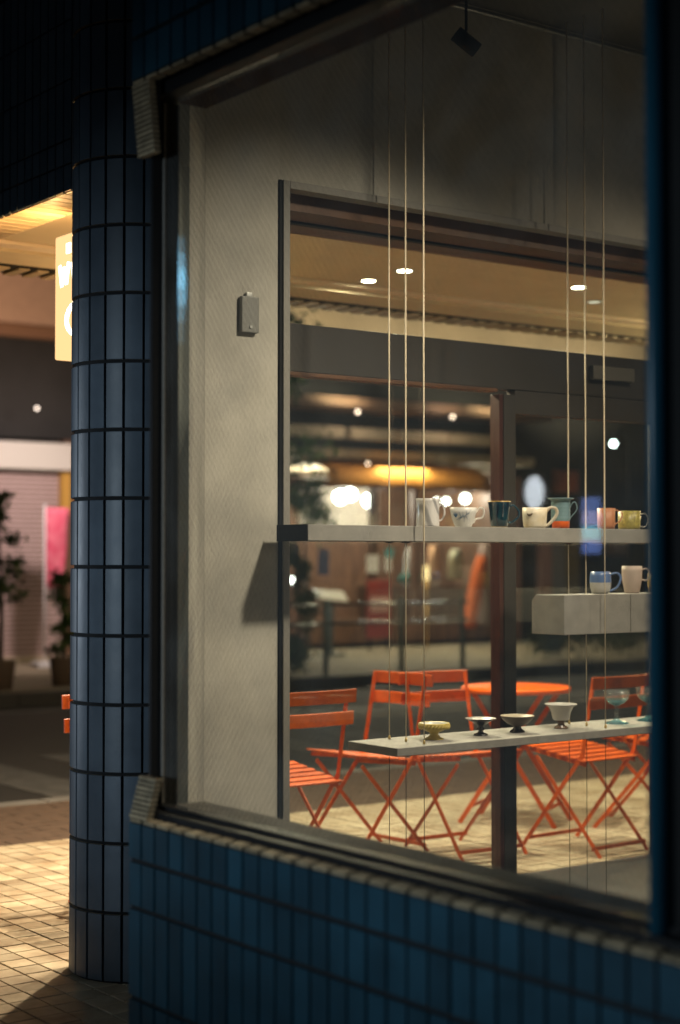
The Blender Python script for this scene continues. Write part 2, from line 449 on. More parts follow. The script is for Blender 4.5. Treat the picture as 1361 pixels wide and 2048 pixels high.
# =================================================================== CANOPY over the terrace
can = thing('canopy', 'terrace canopy with dark tiled fascia and warm-lit cream ceiling', 'canopy', (5, 6.3, 2.8))
def K_(n, x0, x1, y0, y1, z0, z1, m, bev=0):
    return box(n, x0 - 5, x1 - 5, y0 - 6.3, y1 - 6.3, z0 - 2.8, z1 - 2.8, m, can, bev)
XF = 2.83
K_('fascia_core', XF + .009, 3.02, 5.16, 7.42, 2.786, 4.2, M['grout'])
K_('beam_core', 3.02, 12.5, 7.14, 7.40, 2.80, 4.2, M['grout'])
K_('ceiling_panel', 3.02, 12.5, 5.172, 7.14, 2.83, 3.1, M['terrceil'])
K_('trim_strip', 3.022, 3.075, 5.18, 6.96, 2.80, 2.829, M['trim'], .004)
K_('trim_strip', 3.08, 12.4, 6.86, 7.139, 2.795, 2.829, M['terrceil'], .004)
K_('trim_strip', 3.08, 12.4, 6.76, 6.86, 2.812, 2.829, M['trim'], .003)
frows = [(2.783, 2.8815), (2.888, 2.9745), (2.981, 3.202), (3.2085, 3.4295), (3.436, 3.657)]
for c in range(34):
    y = 5.195 + c * PIT
    for (z0_, z1_) in frows:
        me = tget(TW, z1_ - z0_, (M['glaze'], M['body']), 'f')
        inst('tile', me, can, (XF - 5 + random.uniform(-.0005, .0005), y - 6.3, (z0_ + z1_) / 2 - 2.8), (random.uniform(-.002, .002), 0, random.uniform(-.006, .006)))
um = bmesh.new(); bx(um, 0, .185, -TW / 2, TW / 2, -.009, 0, 0, .002)
ume = bpy.data.meshes.new('soffit_tile'); um.to_mesh(ume); um.free(); ume.materials.append(new_mat('cream_tile', (.52, .42, .27), .35, noise=.2))
for c in range(34): inst('soffit_tile', ume, can, (XF + .006 - 5, 5.195 + c * PIT - 6.3, 2.786 - 2.8))
for c in range(86):
    inst('soffit_tile', ume, can, (3.06 + c * .102 - 5, 7.405 - 6.3, 2.799 - 2.8), (0, 0, -PI / 2))
# upper storey that closes the building above
up = box('upper_storey', 2.9, 12.5, -1.5, 7.1, 4.2, 7.0, M['grout']); meta(up, 'dark upper storey of the tiled corner building, above the canopy', 'building')

# downlights
dl = []
def downlight(x, y, z, label, e, spot=True, z2=None):
    t = thing('downlight', label, 'ceiling light', (x, y, z), 0, 'downlights in the terrace ceiling')
    bm = bmesh.new(); lathe(bm, [(.038, .0), (.050, -.002), (.053, .002), (.038, .004)], 24); mk('rim', bm, M['white'], t, True)
    bm = bmesh.new(); lathe(bm, [(0, -.0005), (.036, -.0005)], 24)
    for f in bm.faces: f.normal_flip()
    mk('lens', bm, emis('lamp_glow', (1, .86, .62), e), t)
    if spot:
        l = light('lamp', 'SPOT', (0, 0, -.02), 260, (1.0, .81, .55), .028, None, 178, .35); l.parent = t
    return t
downlight(5.125, 6.64, 2.826, 'round warm downlight in the cream terrace ceiling, left of the near pair', 45)
downlight(5.087, 6.30, 2.826, 'warm downlight in the terrace ceiling, upper right of the pair near the left cords', 45)
downlight(6.14, 6.14, 2.826, 'round warm downlight in the cream terrace ceiling behind the right-hand cords', 45)
downlight(6.56, 6.44, 2.826, 'dim downlight in the terrace ceiling, right of the brighter one by the right-hand cords', 1.5, False)
downlight(3.85, 6.25, 2.826, 'assumed downlight hidden behind the round pillar, lighting the left part of the terrace', 45)  # assumed lamp, unseen, to light the left floor

# hanging lit sign at left
sg = thing('hanging_sign', 'lit amber box sign with white lettering hanging under the fascia left of the pillar', 'sign', (3.0, 5.645, 2.43))
bm = bmesh.new(); bx(bm, -.045, .045, -.23, .23, -.245, .245, 0, .008); mk('casing', bm, emis('sign_amber', (1.0, .62, .27), 1.3), sg)
wl = bmesh.new()
def strk(y0, z0, y1, z1, wd): bar(wl, (-.0466, y0, z0), (-.0466, y1, z1), wd, .003, (0, 1, 0))
strk(.11, .205, .11, .165, .035); strk(.04, .205, .04, .165, .035)
for q in (0, 1):                                   # W shapes
    o_ = -.105 * q
    strk(.185 + o_, .125, .165 + o_, .04, .020); strk(.165 + o_, .04, .148 + o_, .115, .016); strk(.148 + o_, .115, .128 + o_, .045, .016); strk(.128 + o_, .045, .108 + o_, .13, .020)
tube(wl, [(-.0466, .02 + .10 * math.cos(R(18 * k)), -.10 + .065 * math.sin(R(18 * k))) for k in range(20)], .010, 6, closed=True)
mk('lettering', wl, emis('sign_white', (1, .97, .9), 4.0), sg)
for yy in (.12, -.12):
    bm = bmesh.new(); tube(bm, [(0, yy, .245), (0, yy, .352)], .008); mk('hanger', bm, M['frame'], sg)
lt = light('sign_lamp', 'POINT', (-.02, .26, .16), 16, (1.0, .56, .20), .05); lt.parent = sg
# added glowing box further along the canopy, out of view, warms the ceiling
fill_box = thing('hanging_sign', 'added amber glow box under the canopy, out of view beyond the right edge of the window', 'sign', (8.9, 6.1, 2.35))
bm = bmesh.new(); bx(bm, -.23, .23, -.045, .045, -.245, .245, 0, .008); mk('casing', bm, emis('sign_amber', (1.0, .66, .22), 1.35), fill_box)
bm = bmesh.new(); tube(bm, [(0, 0, .245), (0, 0, .47)], .008); mk('hanger', bm, M['frame'], fill_box)
lt = light('sign_lamp', 'POINT', (-.35, 0, 0), 170, (1.0, .70, .36), .12); lt.parent = fill_box  # added fill light for the canopy ceiling
lt = light('canopy_fill', 'POINT', (3.9, 6.9, 2.3), 12, (1.0, .62, .26), .15)  # added fill light under the canopy, no fixture

# =================================================================== ROOM
def poly_slab(name, pts, z0, z1, m):
    bm = bmesh.new(); lo = [bm.verts.new((a, b, z0)) for a, b in pts]; hi = [bm.verts.new((a, b, z1)) for a, b in pts]
    for i in range(len(pts)): bm.faces.new((lo[i], lo[(i + 1) % len(pts)], hi[(i + 1) % len(pts)], hi[i]))
    bm.faces.new(hi); bm.faces.new(list(reversed(lo))); bmesh.ops.recalc_face_normals(bm, faces=bm.faces)
    return meta(mk(name, bm, m), kind='structure')
RP = [(2.288, -1.5), (6.6, -1.5), (6.6, 5.162), (2.94, 5.162), (2.915, 4.79), (2.288, 3.83)]
poly_slab('room_floor', RP, -.008, .05, M['darkfloor'])
poly_slab('room_ceiling', RP, 3.55, 3.7, M['ceil'])
meta(box('room_wall_far_side', 6.6, 6.8, -1.5, 5.17, .0, 4.2, M['ceil']), kind='structure')
meta(box('room_wall_near_end', 2.285, 6.8, -1.7, -1.5, 0, 4.2, M['ceil']), kind='structure')
bw = thing('plaster_wall', 'grey plaster wall with the wide opening to the terrace', 'wall', (3.0, 4.75, 0))
def B_(n, x0, x1, y0, y1, z0, z1, m, bev=0): return box(n, x0 - 3, x1 - 3, y0 - 4.75, y1 - 4.75, z0, z1, m, bw, bev)
B_('wall_panel', 2.958, 3.268, 4.75, 5.165, .05, 3.55, M['plaster'])
B_('wall_panel', 3.268, 6.6, 4.75, 5.165, 2.742, 3.55, M['plaster'])
B_('soffit_board', 3.30, 6.6, 4.815, 5.163, 2.655, 2.738, M['brownsoffit'])
B_('soffit_track', 3.30, 6.6, 4.955, 4.985, 2.645, 2.654, M['frame'])
B_('reveal_frame', 3.275, 3.303, 4.735, 4.80, .052, 2.74, M['taupe'], .002)
B_('reveal_frame', 3.304, 6.6, 4.735, 4.80, 2.712, 2.74, M['taupe'], .002)
B_('shadow_gap', 3.262, 3.274, 4.742, 4.749, .052, 2.74, M['black'])
B_('upper_block', 2.93, 6.6, 4.8, 5.16, 3.70, 4.2, M['ceil'])
# slanting return wall between window jamb and pillar
rw = thing('return_wall', 'narrow return wall between the window jamb and the round pillar, dark then plastered', 'wall', (2.5, 4.2, 0))
for nm, pts, m_ in (('dark_panel', [(2.205, 3.694), (2.521, 4.138), (2.49, 4.15), (2.185, 3.70)], new_mat('dark_panel', (.018, .024, .024), .7, noise=.2, spec=.25)),
                    ('plaster_panel', [(2.523, 4.140), (2.957, 4.749), (2.957, 4.80), (2.92, 4.80), (2.492, 4.152)], M['plaster'])):
    bm = bmesh.new(); lo = [bm.verts.new((a - 2.5, b - 4.2, .0)) for a, b in pts]; hi = [bm.verts.new((a - 2.5, b - 4.2, 4.2)) for a, b in pts]; n = len(pts)
    for i in range(n): bm.faces.new((lo[i], lo[(i + 1) % n], hi[(i + 1) % n], hi[i]))
    bm.faces.new(hi); bm.faces.new(list(reversed(lo))); bmesh.ops.recalc_face_normals(bm, faces=bm.faces); mk(nm, bm, m_, rw)
# wall box
t = thing('wall_box', 'small grey electrical box on the plaster wall left of the opening', 'electrical box', (3.131, 4.749, 2.246))
bm = bmesh.new(); bx(bm, -.036, .036, -.020, 0, -.063, .063, 0, .004); mk('cover', bm, new_mat('box_grey', (.17, .165, .15), .5), t)
bm = bmesh.new(); bx(bm, -.012, .012, -.014, 0, .0635, .078, 0, .002); mk('conduit_stub', bm, M['alu'], t)
bm = bmesh.new(); bx(bm, -.005, .005, -.0235, -.0205, -.048, -.038); mk('screw', bm, M['alu'], t)
# conduit along the ceiling line
bm = bmesh.new(); tube(bm, [(2.95, 4.735, 3.525), (6.5, 4.735, 3.525)], .009)
meta(mk('conduit', bm, M['alu']), 'thin pale conduit running along the top of the plaster wall', 'conduit')
# spotlight on stem
t = thing('spotlight', 'black spotlight head hanging under the room ceiling', 'spotlight', (3.63, 4.16, 3.55))
bm = bmesh.new(); tube(bm, [(0, 0, 0), (0, 0, -.36)], .005); mk('stem', bm, M['black'], t)
bm = bmesh.new(); tube(bm, [(-.035, .015, -.37), (.035, -.015, -.425)], .027, 16); mk('head', bm, M['black'], t)

# terrace glazing: header, post and door
gz = thing('glazed_door', 'dark-framed glazed terrace door with header, red-brown post and sliding leaf', 'door', (4.7, 5.13, .05))
def G_(n, x0, x1, y0, y1, z0, z1, m, bev=0): return box(n, x0 - 4.7, x1 - 4.7, y0 - 5.13, y1 - 5.13, z0 - .05, z1 - .05, m, gz, bev)
G_('header', 3.305, 6.59, 5.10, 5.163, 2.112, 2.297, M['header'], .003)
G_('header_trim', 3.305, 4.62, 5.10, 5.16, 2.097, 2.1115, M['brownsoffit'], .002)
G_('post', 4.630, 4.652, 5.100, 5.158, .05, 2.089, M['doorred'], .002)
G_('post', 4.654, 4.722, 5.098, 5.160, .05, 2.089, M['header'], .002)
G_('top_rail', 4.724, 6.59, 5.104, 5.158, 2.010, 2.110, M['header'], .003)
G_('stile', 5.60, 5.66, 5.104, 5.158, .05, 2.008, M['header'], .002)
G_('transom_pane', 3.31, 6.58, 5.134, 5.139, 2.30, 2.652, M['glass2'])
G_('glass_pane', 3.31, 4.628, 5.134, 5.139, .055, 2.088, M['glass2'])
G_('glass_pane', 4.726, 5.598, 5.134, 5.139, .055, 2.008, M['glass2'])
G_('sensor', 5.16, 5.42, 5.070, 5.099, 2.185, 2.245, new_mat('sensor_grey', (.12, .11, .09), .5), .004)

# =================================================================== SHELVES AND CORDS
def shelf(name, label, x0, x1, y0, y1, z0, z1, chamfer=False):
    t = thing(name, label, 'shelf', (x0, (y0 + y1) / 2, z0))
    bm = bmesh.new(); bx(bm, 0, x1 - x0, -(y1 - y0) / 2, (y1 - y0) / 2, 0, z1 - z0)
    if chamfer:
        for v in bm.verts:
            pass
        es = [e for e in bm.edges if all(v.co.y > .01 and v.co.z > .02 for v in e.verts)]
        bmesh.ops.bevel(bm, geom=es, offset=.024, segments=1, affect='EDGES')
    bmesh.ops.bevel(bm, geom=list(bm.edges), offset=.002, segments=1, affect='EDGES')
    mk('board', bm, M['shelf'], t)
    for xc in (3.70, 4.61):
        for yc in (4.576, 4.672):
            if x0 < xc < x1 and y0 < yc < y1:
                b2 = bmesh.new(); lathe(b2, [(0, 0), (.016, 0), (.016, -.004), (0, -.004)], 16); mk('stop_washer', b2, M['frame'], t, loc=(xc - x0, yc - (y0 + y1) / 2, 0))
    # thin joint in the front face where the front cord sits
    for xc in (3.735,) if name == 'upper_shelf' else (4.80,) if chamfer else ():
        bm = bmesh.new(); bx(bm, xc - x0 - .0012, xc - x0 + .0012, -(y1 - y0) / 2 - .0008, -(y1 - y0) / 2 + .002, .002, z1 - z0 - .002); mk('panel_joint', bm, M['joint'], t)
    return t
us = shelf('upper_shelf', 'long upper grey shelf carrying the row of seven mugs', 3.226, 5.9, 4.519, 4.699, 1.457, 1.513)
bm = bmesh.new(); bx(bm, -.005, -.0002, -.091, .091, -.001, .057, 0, .001); mk('shaded_end', bm, M['black'], us)  # black face paints in the shade on the shelf end
shelf('box_shelf', 'thick grey box shelf at right under the mug row, carrying the blue and pink mugs', 4.434, 5.9, 4.519, 4.700, 1.102, 1.256, True)
shelf('lower_shelf', 'low grey shelf carrying the footed bowls and stemmed glasses', 3.543, 5.9, 4.430, 4.714, .7105, .740)
names = {0: 'front', 1: 'middle', 2: 'rear'}
for gi, xc in enumerate((3.70, 4.61)):
    for k, yc in enumerate((4.474, 4.576, 4.672)):
        t = thing('cord', '%s cord of the %s trio of pale cords holding up the shelves' % (('rightmost', 'middle', 'leftmost')[k], ('left', 'right')[gi]), 'cord', (xc, yc, .05), 0, 'cords holding the shelves')
        bm = bmesh.new(); tube(bm, [(0, 0, .02), (0, 0, .66)], .0012, 6); mk('wire', bm, M['frame'], t)
        bm = bmesh.new(); tube(bm, [(0, 0, .66), (0, 0, 1.39), (0, 0, 1.41), (0, 0, 3.5)], [.0018, .0018, .0030, .0030], 8); mk('rope', bm, M['cord'], t)
        bm = bmesh.new(); lathe(bm, [(0, .001), (.006, .001), (.006, .014), (.003, .022), (0, .022)], 10); mk('floor_anchor', bm, M['brass'], t)
        bm = bmesh.new(); lathe(bm, [(0, .6905), (.005, .6905), (.005, .700), (.0035, .704), (0, .704)], 10); mk('ferrule', bm, M['brass'], t)

# =================================================================== CERAMICS
RT = Vector((.8023, -.5969, 0))        # to the right as one looks in from the street
def place(px, Y):
    x, tt = onY(px, Y); return x, tt
rzR = math.atan2(RT.y, RT.x)
def cer(name, label, px, Y, z, cat='mug', group='mugs on the upper shelf'):
    x, tt = place(px, Y)
    return thing(name, label, cat, (x, Y, z), rzR, group), tt
def wallprof(outer, th=.003, base=.004):
    inner = [(max(r - th, .002), zz) for r, zz in reversed(outer) if zz > base]
    return [(0, outer[0][1])] + outer + inner + [(0, base)]
def handle(t, pts, r, mat, flat=1.0):
    bm = bmesh.new(); pts = [Vector((a, 0, b)) for a, b in pts]
    # smooth with Catmull-Rom
    out = []
    for i in range(len(pts) - 1):
        p0 = pts[max(i - 1, 0)]; p1 = pts[i]; p2 = pts[i + 1]; p3 = pts[min(i + 2, len(pts) - 1)]
        for s in range(5):
            u = s / 5
            out.append(.5 * ((2 * p1) + (-p0 + p2) * u + (2 * p0 - 5 * p1 + 4 * p2 - p3) * u * u + (-p0 + 3 * p1 - 3 * p2 + p3) * u ** 3))
    out.append(pts[-1]); tube(bm, out, r, 10, flat=flat); return mk('handle', bm, mat, t, True)

ZU = 1.513 + .0005
cW = new_mat('white_glaze', (.62, .60, .57), .22, noise=.06, nscale=20, coat=.3)
sw = new_mat('swirl_glaze', (.62, .60, .60), .22, noise=0, coat=.3)
nt = sw.node_tree; b = nt.nodes['Principled BSDF']
wv = nt.nodes.new('ShaderNodeTexWave'); wv.inputs['Scale'].default_value = 9; wv.inputs['Distortion'].default_value = 9; wv.inputs['Detail'].default_value = 1.5; wv.bands_direction = 'DIAGONAL'
wv.inputs['Detail Scale'].default_value = .6
tc = [n for n in nt.nodes if n.type == 'TEX_COORD'][0]; nt.links.new(tc.outputs['Object'], wv.inputs['Vector'])
cr = nt.nodes.new('ShaderNodeValToRGB'); cr.color_ramp.elements[0].color = (.30, .29, .29, 1); cr.color_ramp.elements[0].position = .05
cr.color_ramp.elements[1].color = (.66, .63, .62, 1); cr.color_ramp.elements[1].position = .5
nt.links.new(wv.outputs['Fac'], cr.inputs['Fac']); nt.links.new(cr.outputs['Color'], b.inputs['Base Color'])
YM = 4.60
# 1 swirl mug
t, s = cer('mug', 'tall white mug with grey swirls, leftmost on the upper shelf', 856, YM, ZU)
h = 56 * s; r = 24 * s
bm = bmesh.new(); lathe(bm, wallprof([(r * .94, 0), (r * .97, .004), (r * .95, h * .5), (r * .98, h * .9), (r * 1.02, h)])); mk('body', bm, sw, t, True)
handle(t, [(r * .93, h * .72), (r + .008, h * .78), (r + 9 * s, h * .62), (r + 9 * s, h * .42), (r + .006, h * .24), (r * .93, h * .22)], .0034, sw)
# 2 white cup with blue plant
t, s = cer('cup', 'low white cup with a blue painted plant and looped handle', 927, YM, ZU, 'cup')
h = 39 * s; r = 27.5 * s
prof2 = [(r * .60, 0), (r * .62, .004), (r * .78, h * .3), (r * .93, h * .7), (r, h)]
bm = bmesh.new(); lathe(bm, wallprof(prof2)); mk('body', bm, cW, t, True)
handle(t, [(r * .93, h * .75), (r + .012, h * 1.0), (r + 14 * s, h * .85), (r + 11 * s, h * .5), (r * .9, h * .4), (r * .75, h * .2)], .0032, cW)
def rad(zf):
    q = [(a, b_) for a, b_ in prof2]
    for (r0, z0_), (r1, z1_) in zip(q, q[1:]):
        if z0_ <= zf <= z1_: return r0 + (r1 - r0) * (zf - z0_) / (z1_ - z0_)
    return r
bm = bmesh.new()
blue = new_mat('blue_brush', (.02, .10, .22), .3)
fr_ = -PI / 2           # the side towards the street
def brush(a0, z0_, a1, z1_, w_):
    pts = []
    for k in range(6):
        u = k / 5; a = fr_ + a0 + (a1 - a0) * u; zz = h * (z0_ + (z1_ - z0_) * u); q = rad(zz) + .0004
        pts.append((q * math.cos(a), q * math.sin(a), zz))
    tube(bm, pts, [w_ * (1 - .6 * k / 5) for k in range(6)], 5, flat=.8)
for a in range(7): brush(-.75, .50, -.75 + .22 * math.sin(a - 3), .50 + .24 * math.cos((a - 3) * .5), .0028)
brush(-.75, .35, .45, .70, .0012); brush(-.25, .5, -.4, .78, .0016); brush(-.2, .5, -.5, .3, .0016); brush(0, .55, .0, .25, .0014); brush(.1, .58, .35, .35, .0013)
brush(.2, .62, .15, .86, .0014); brush(.3, .65, .5, .86, .0012); brush(-.1, .52, -.1, .8, .0015)
mk('painted_plant', bm, blue, t, True)
# 3 navy mug
t, s = cer('mug', 'dark navy tapered mug with golden rim and cream foot', 999, YM, ZU)
h = 53 * s; r = 23 * s
navy = new_mat('navy_glaze', (.006, .016, .035), .15, col2=(.015, .065, .085), nscale=16, stretch=(6, 6, 1), coat=.6); gold = new_mat('rim_gold', (.45, .28, .08), .3); cream = new_mat('cream_clay', (.52, .42, .28), .6)
pr = wallprof([(r * .70, 0), (r * .71, .005), (r * .74, .0055), (r * .82, h * .4), (r * .92, h * .75), (r * .99, h * .96), (r, h)])
bm = bmesh.new(); lathe(bm, pr, 12 * 3, band=lambda i: 2 if i <= 1 else 1 if i in (6, 7) else 0); mk('body', bm, [navy, gold, cream], t, True)
handle(t, [(r * .9, h * .78), (r + .01, h * .84), (r + 16 * s, h * .62), (r + 15 * s, h * .4), (r + .004, h * .2), (r * .76, h * .2)], .0042, navy)
# 4 cream face mug
t, s = cer('mug', 'squat cream mug with a brown closed-eye drawing and thick looped handle', 1070, YM, ZU)
h = 41 * s; r = 25 * s; cl = new_mat('cream_glaze', (.60, .48, .30), .35, col2=(.72, .66, .55), nscale=14)
bm = bmesh.new(); pr4 = [(r * .84, 0), (r * .92, h * .15), (r * .98, h * .6), (r, h)]; lathe(bm, wallprof(pr4, .004)); mk('body', bm, cl, t, True)
handle(t, [(r * .9, h * .80), (r + .012, h * 1.0), (r + 17 * s, h * .95), (r + 19 * s, h * .66), (r + 6 * s, h * .25), (r * .85, h * .10)], .0062, cl)
bm = bmesh.new(); eye = []
for k in range(8):
    a = fr_ - .80 + k * .075; zz = h * (.72 - .10 * math.sin(k / 7 * PI)); q = r * .99 + .0005; eye.append((q * math.cos(a), q * math.sin(a), zz))
tube(bm, eye, [.001, .003, .0042, .0048, .0048, .004, .003, .001], 6); mk('painted_eye', bm, new_mat('brown_brush', (.10, .06, .03), .5), t, True)
# 5 blue-grey mug with orange base
t, s = cer('mug', 'ribbed pale blue mug with flared rim and orange foot band', 1122, YM + .02, ZU)
h = 61 * s; r = 18.5 * s
pb = new_mat('pale_blue_glaze', (.20, .32, .36), .35, noise=.15, nscale=20); og = new_mat('orange_glaze', (.75, .12, .01), .35)
pr = [(r * .93, 0), (r * .95, h * .24), (r * .95, h * .245)]
for k in range(5): z_ = h * (.30 + .12 * k); pr += [(r * 1.02, z_), (r * 1.06, z_ + h * .05), (r * 1.0, z_ + h * .10)]
pr += [(r * 1.08, h * .94), (r * 1.42, h * .975), (r * 1.42, h)]
bm = bmesh.new(); lathe(bm, wallprof(pr), band=lambda i: 1 if i <= 1 else 0); mk('body', bm, [pb, og], t, True)
handle(t, [(r * .95, h * .66), (r + .010, h * .84), (r + 11 * s, h * .86), (r + 14 * s, h * .64), (r + .008, h * .42), (r * .96, h * .34)], .0038, pb, .6)
# 6 orange-brown
t, s = cer('mug', 'plain terracotta mug behind the yellow one', 1213, YM + .01, ZU)
h = 42 * s; r = 18 * s; ob_ = new_mat('terracotta', (.48, .19, .08), .45, noise=.15)
bm = bmesh.new(); lathe(bm, wallprof([(r * .93, 0), (r * .98, h * .2), (r, h)])); mk('body', bm, ob_, t, True)
handle(t, [(r * .9, h * .92), (r + 10 * s, h * .85), (r + 14 * s, h * .68), (r + 9 * s, h * .40), (r * .9, h * .22)], .003, ob_)
# 7 yellow speckled
t, s = cer('mug', 'short yellow-green speckled mug, rightmost on the upper shelf', 1259, YM - .01, ZU)
h = 37 * s; r = 22.5 * s; ys = new_mat('yellow_speckle', (.50, .42, .08), .4, col2=(.22, .18, .05), nscale=160)
bm = bmesh.new(); lathe(bm, wallprof([(r * .93, 0), (r * .97, h * .15), (r, h)])); mk('body', bm, ys, t, True)
handle(t, [(r * .9, h * .78), (r + 10 * s, h * .85), (r + 16 * s, h * .5), (r + 10 * s, h * .16), (r * .9, h * .16)], .0026, new_mat('pewter', (.30, .28, .25), .3))
# box shelf mugs
ZB = 1.256 + .0005
t, s = cer('mug', 'rounded mug, blue above and white below, on the box shelf', 1201, YM + .01, ZB, group='mugs on the box shelf')
h = 44 * s; r = 21.5 * s; bl = new_mat('sky_blue_glaze', (.13, .22, .46), .3, noise=.08)
pr = wallprof([(r * .70, 0), (r * .85, h * .08), (r * .97, h * .3), (r * 1.0, h * .5), (r, h * .505), (r * .97, h * .8), (r * .90, h)])
bm = bmesh.new(); lathe(bm, pr, band=lambda i: 1 if i <= 4 else 0); mk('body', bm, [bl, cW], t, True)
handle(t, [(r * .85, h * .86), (r + 12 * s, h * .93), (r + 19 * s, h * .70), (r + 12 * s, h * .3), (r * .82, h * .10)], .0042, bl)
t, s = cer('mug', 'tall pale pink mug with small ring handle on the box shelf', 1264, YM + .01, ZB, group='mugs on the box shelf')
h = 54 * s; r = 20 * s; pk = new_mat('pink_clay', (.58, .46, .39), .6, noise=.06)
bm = bmesh.new(); lathe(bm, wallprof([(r * .68, 0), (r * .74, .003), (r * .97, h * .5), (r * 1.02, h * .8), (r * .98, h)])); mk('body', bm, pk, t, True)
handle(t, [(r * .95, h * .86), (r + 10 * s, h * .9), (r + 16 * s, h * .70), (r + 10 * s, h * .48), (r * .9, h * .50)], .0036, pk)
t, s = cer('mug', 'yellow mug at the right end of the box shelf, half hidden by the window post', 1318, YM + .01, ZB, group='mugs on the box shelf')
h = 38 * s; r = 22 * s; bm = bmesh.new(); lathe(bm, wallprof([(r * .9, 0), (r, h * .3), (r, h)])); mk('body', bm, new_mat('ochre_glaze', (.55, .38, .10), .4), t, True)
handle(t, [(r * .9, h * .8), (r + .02, h * .8), (r + .022, h * .3), (r * .9, h * .2)], .003, ys)
# footed bowls
ZL = .740 + .0005
def foot_bowl(label, px, h_px, r_px, prof, mats, band=None, Y=4.57, name='footed_bowl', cat='bowl', wob=None):
    t, s = cer(name, label, px, Y, ZL, cat, 'footed bowls and glasses on the lower shelf')
    pr = [(a * r_px * s, b_ * h_px * s) for a, b_ in prof]
    bm = bmesh.new(); lathe(bm, pr, 48, band=band, wob=wob); mk('body', bm, mats, t, True); return t, s
yel = new_mat('yellow_bowl', (.50, .38, .09), .35, noise=.1)
t, s = foot_bowl('yellow footed bowl with a rope-edged rim', 868, 33, 31,
    [(0, 0), (.60, 0), (.62, .06), (.40, .14), (.26, .30), (.32, .42), (.62, .55), (.88, .68), (.97, .80), (1, .93), (.97, 1), (.93, .97), (.90, .88), (.60, .62), (0, .52)],
    [yel, new_mat('white_inside', (.62, .62, .56), .3)], band=lambda i: 1 if i >= 11 else 0)
bm = bmesh.new(); rp = []
rr_ = 31 * s * .975
for k in range(26):
    a = 2 * PI * k / 26
    tube(bm, [(rr_ * math.cos(a) * .97, rr_ * math.sin(a) * .97, 33 * s * .66), (rr_ * math.cos(a + .14) * 1.02, rr_ * math.sin(a + .14) * 1.02, 33 * s * .78), (rr_ * math.cos(a + .26), rr_ * math.sin(a + .26), 33 * s * .90)], .0034, 6)
mk('rope_rim', bm, yel, t, True)
dk = new_mat('dark_bronze_glaze', (.035, .030, .028), .25, noise=.3, coat=.4); rimg = new_mat('pale_inside', (.32, .29, .27), .35)
foot_bowl('dark bronze-glazed wide bowl on a knotted foot, beside the yellow one', 961, 34, 31,
    [(0, 0), (.48, 0), (.46, .07), (.20, .16), (.15, .26), (.28, .36), (.16, .46), (.20, .56), (.60, .80), (1, .97), (1, 1), (.94, .98), (.5, .8), (0, .68)],
    [dk, rimg], band=lambda i: 1 if i >= 10 else 0)
foot_bowl('wide shallow brown bowl on a black flared foot, third on the lower shelf', 1034, 33, 34,
    [(0, 0), (.46, 0), (.44, .06), (.22, .26), (.24, .36), (.60, .52), (.88, .78), (1, .97), (1, 1), (.95, .98), (.6, .62), (0, .50)],
    [new_mat('brown_bowl', (.13, .10, .075), .4, noise=.3), new_mat('tan_inside', (.34, .28, .20), .4), dk], band=lambda i: 2 if i <= 3 else 1 if i >= 8 else 0)
t, s = foot_bowl('white flared bowl on a brown turned foot', 1121, 49, 32.5,
    [(0, 0), (.44, 0), (.42, .05), (.22, .14), (.20, .22), (.30, .32), (.46, .34), (.52, .40), (.60, .65), (.78, .88), (1, .97), (1, 1), (.93, .985), (.55, .75), (0, .5)],
    [cW, new_mat('brown_foot', (.12, .07, .045), .25, coat=.4)], band=lambda i: 1 if i <= 5 else 0)
gm = glass_mat('coupe_glass', (.92, .94, .93), .05, 1.0)
gt = glass_mat('teal_glass', (.30, .68, .76), .14, 1.0)
for px, lab in ((1232, 'stemmed coupe glass with turquoise bowl bottom, left of the two'), (1296, 'stemmed coupe glass with turquoise foot at the window post, right of the two')):
    foot_bowl(lab, px, 66, 25.5, [(0, 0), (.95, 0), (.92, .03), (.30, .10), (.17, .16), (.15, .46), (.22, .54), (.62, .62), (.90, .74), (1, .88), (1, 1), (.95, 1), (.94, .88), (.84, .76), (.55, .67), (0, .62)],
              [gm, gt], band=lambda i: 1 if (i <= 3 or i in (6, 7, 14, 15)) else 0, name='coupe_glass', cat='glass', Y=4.575)

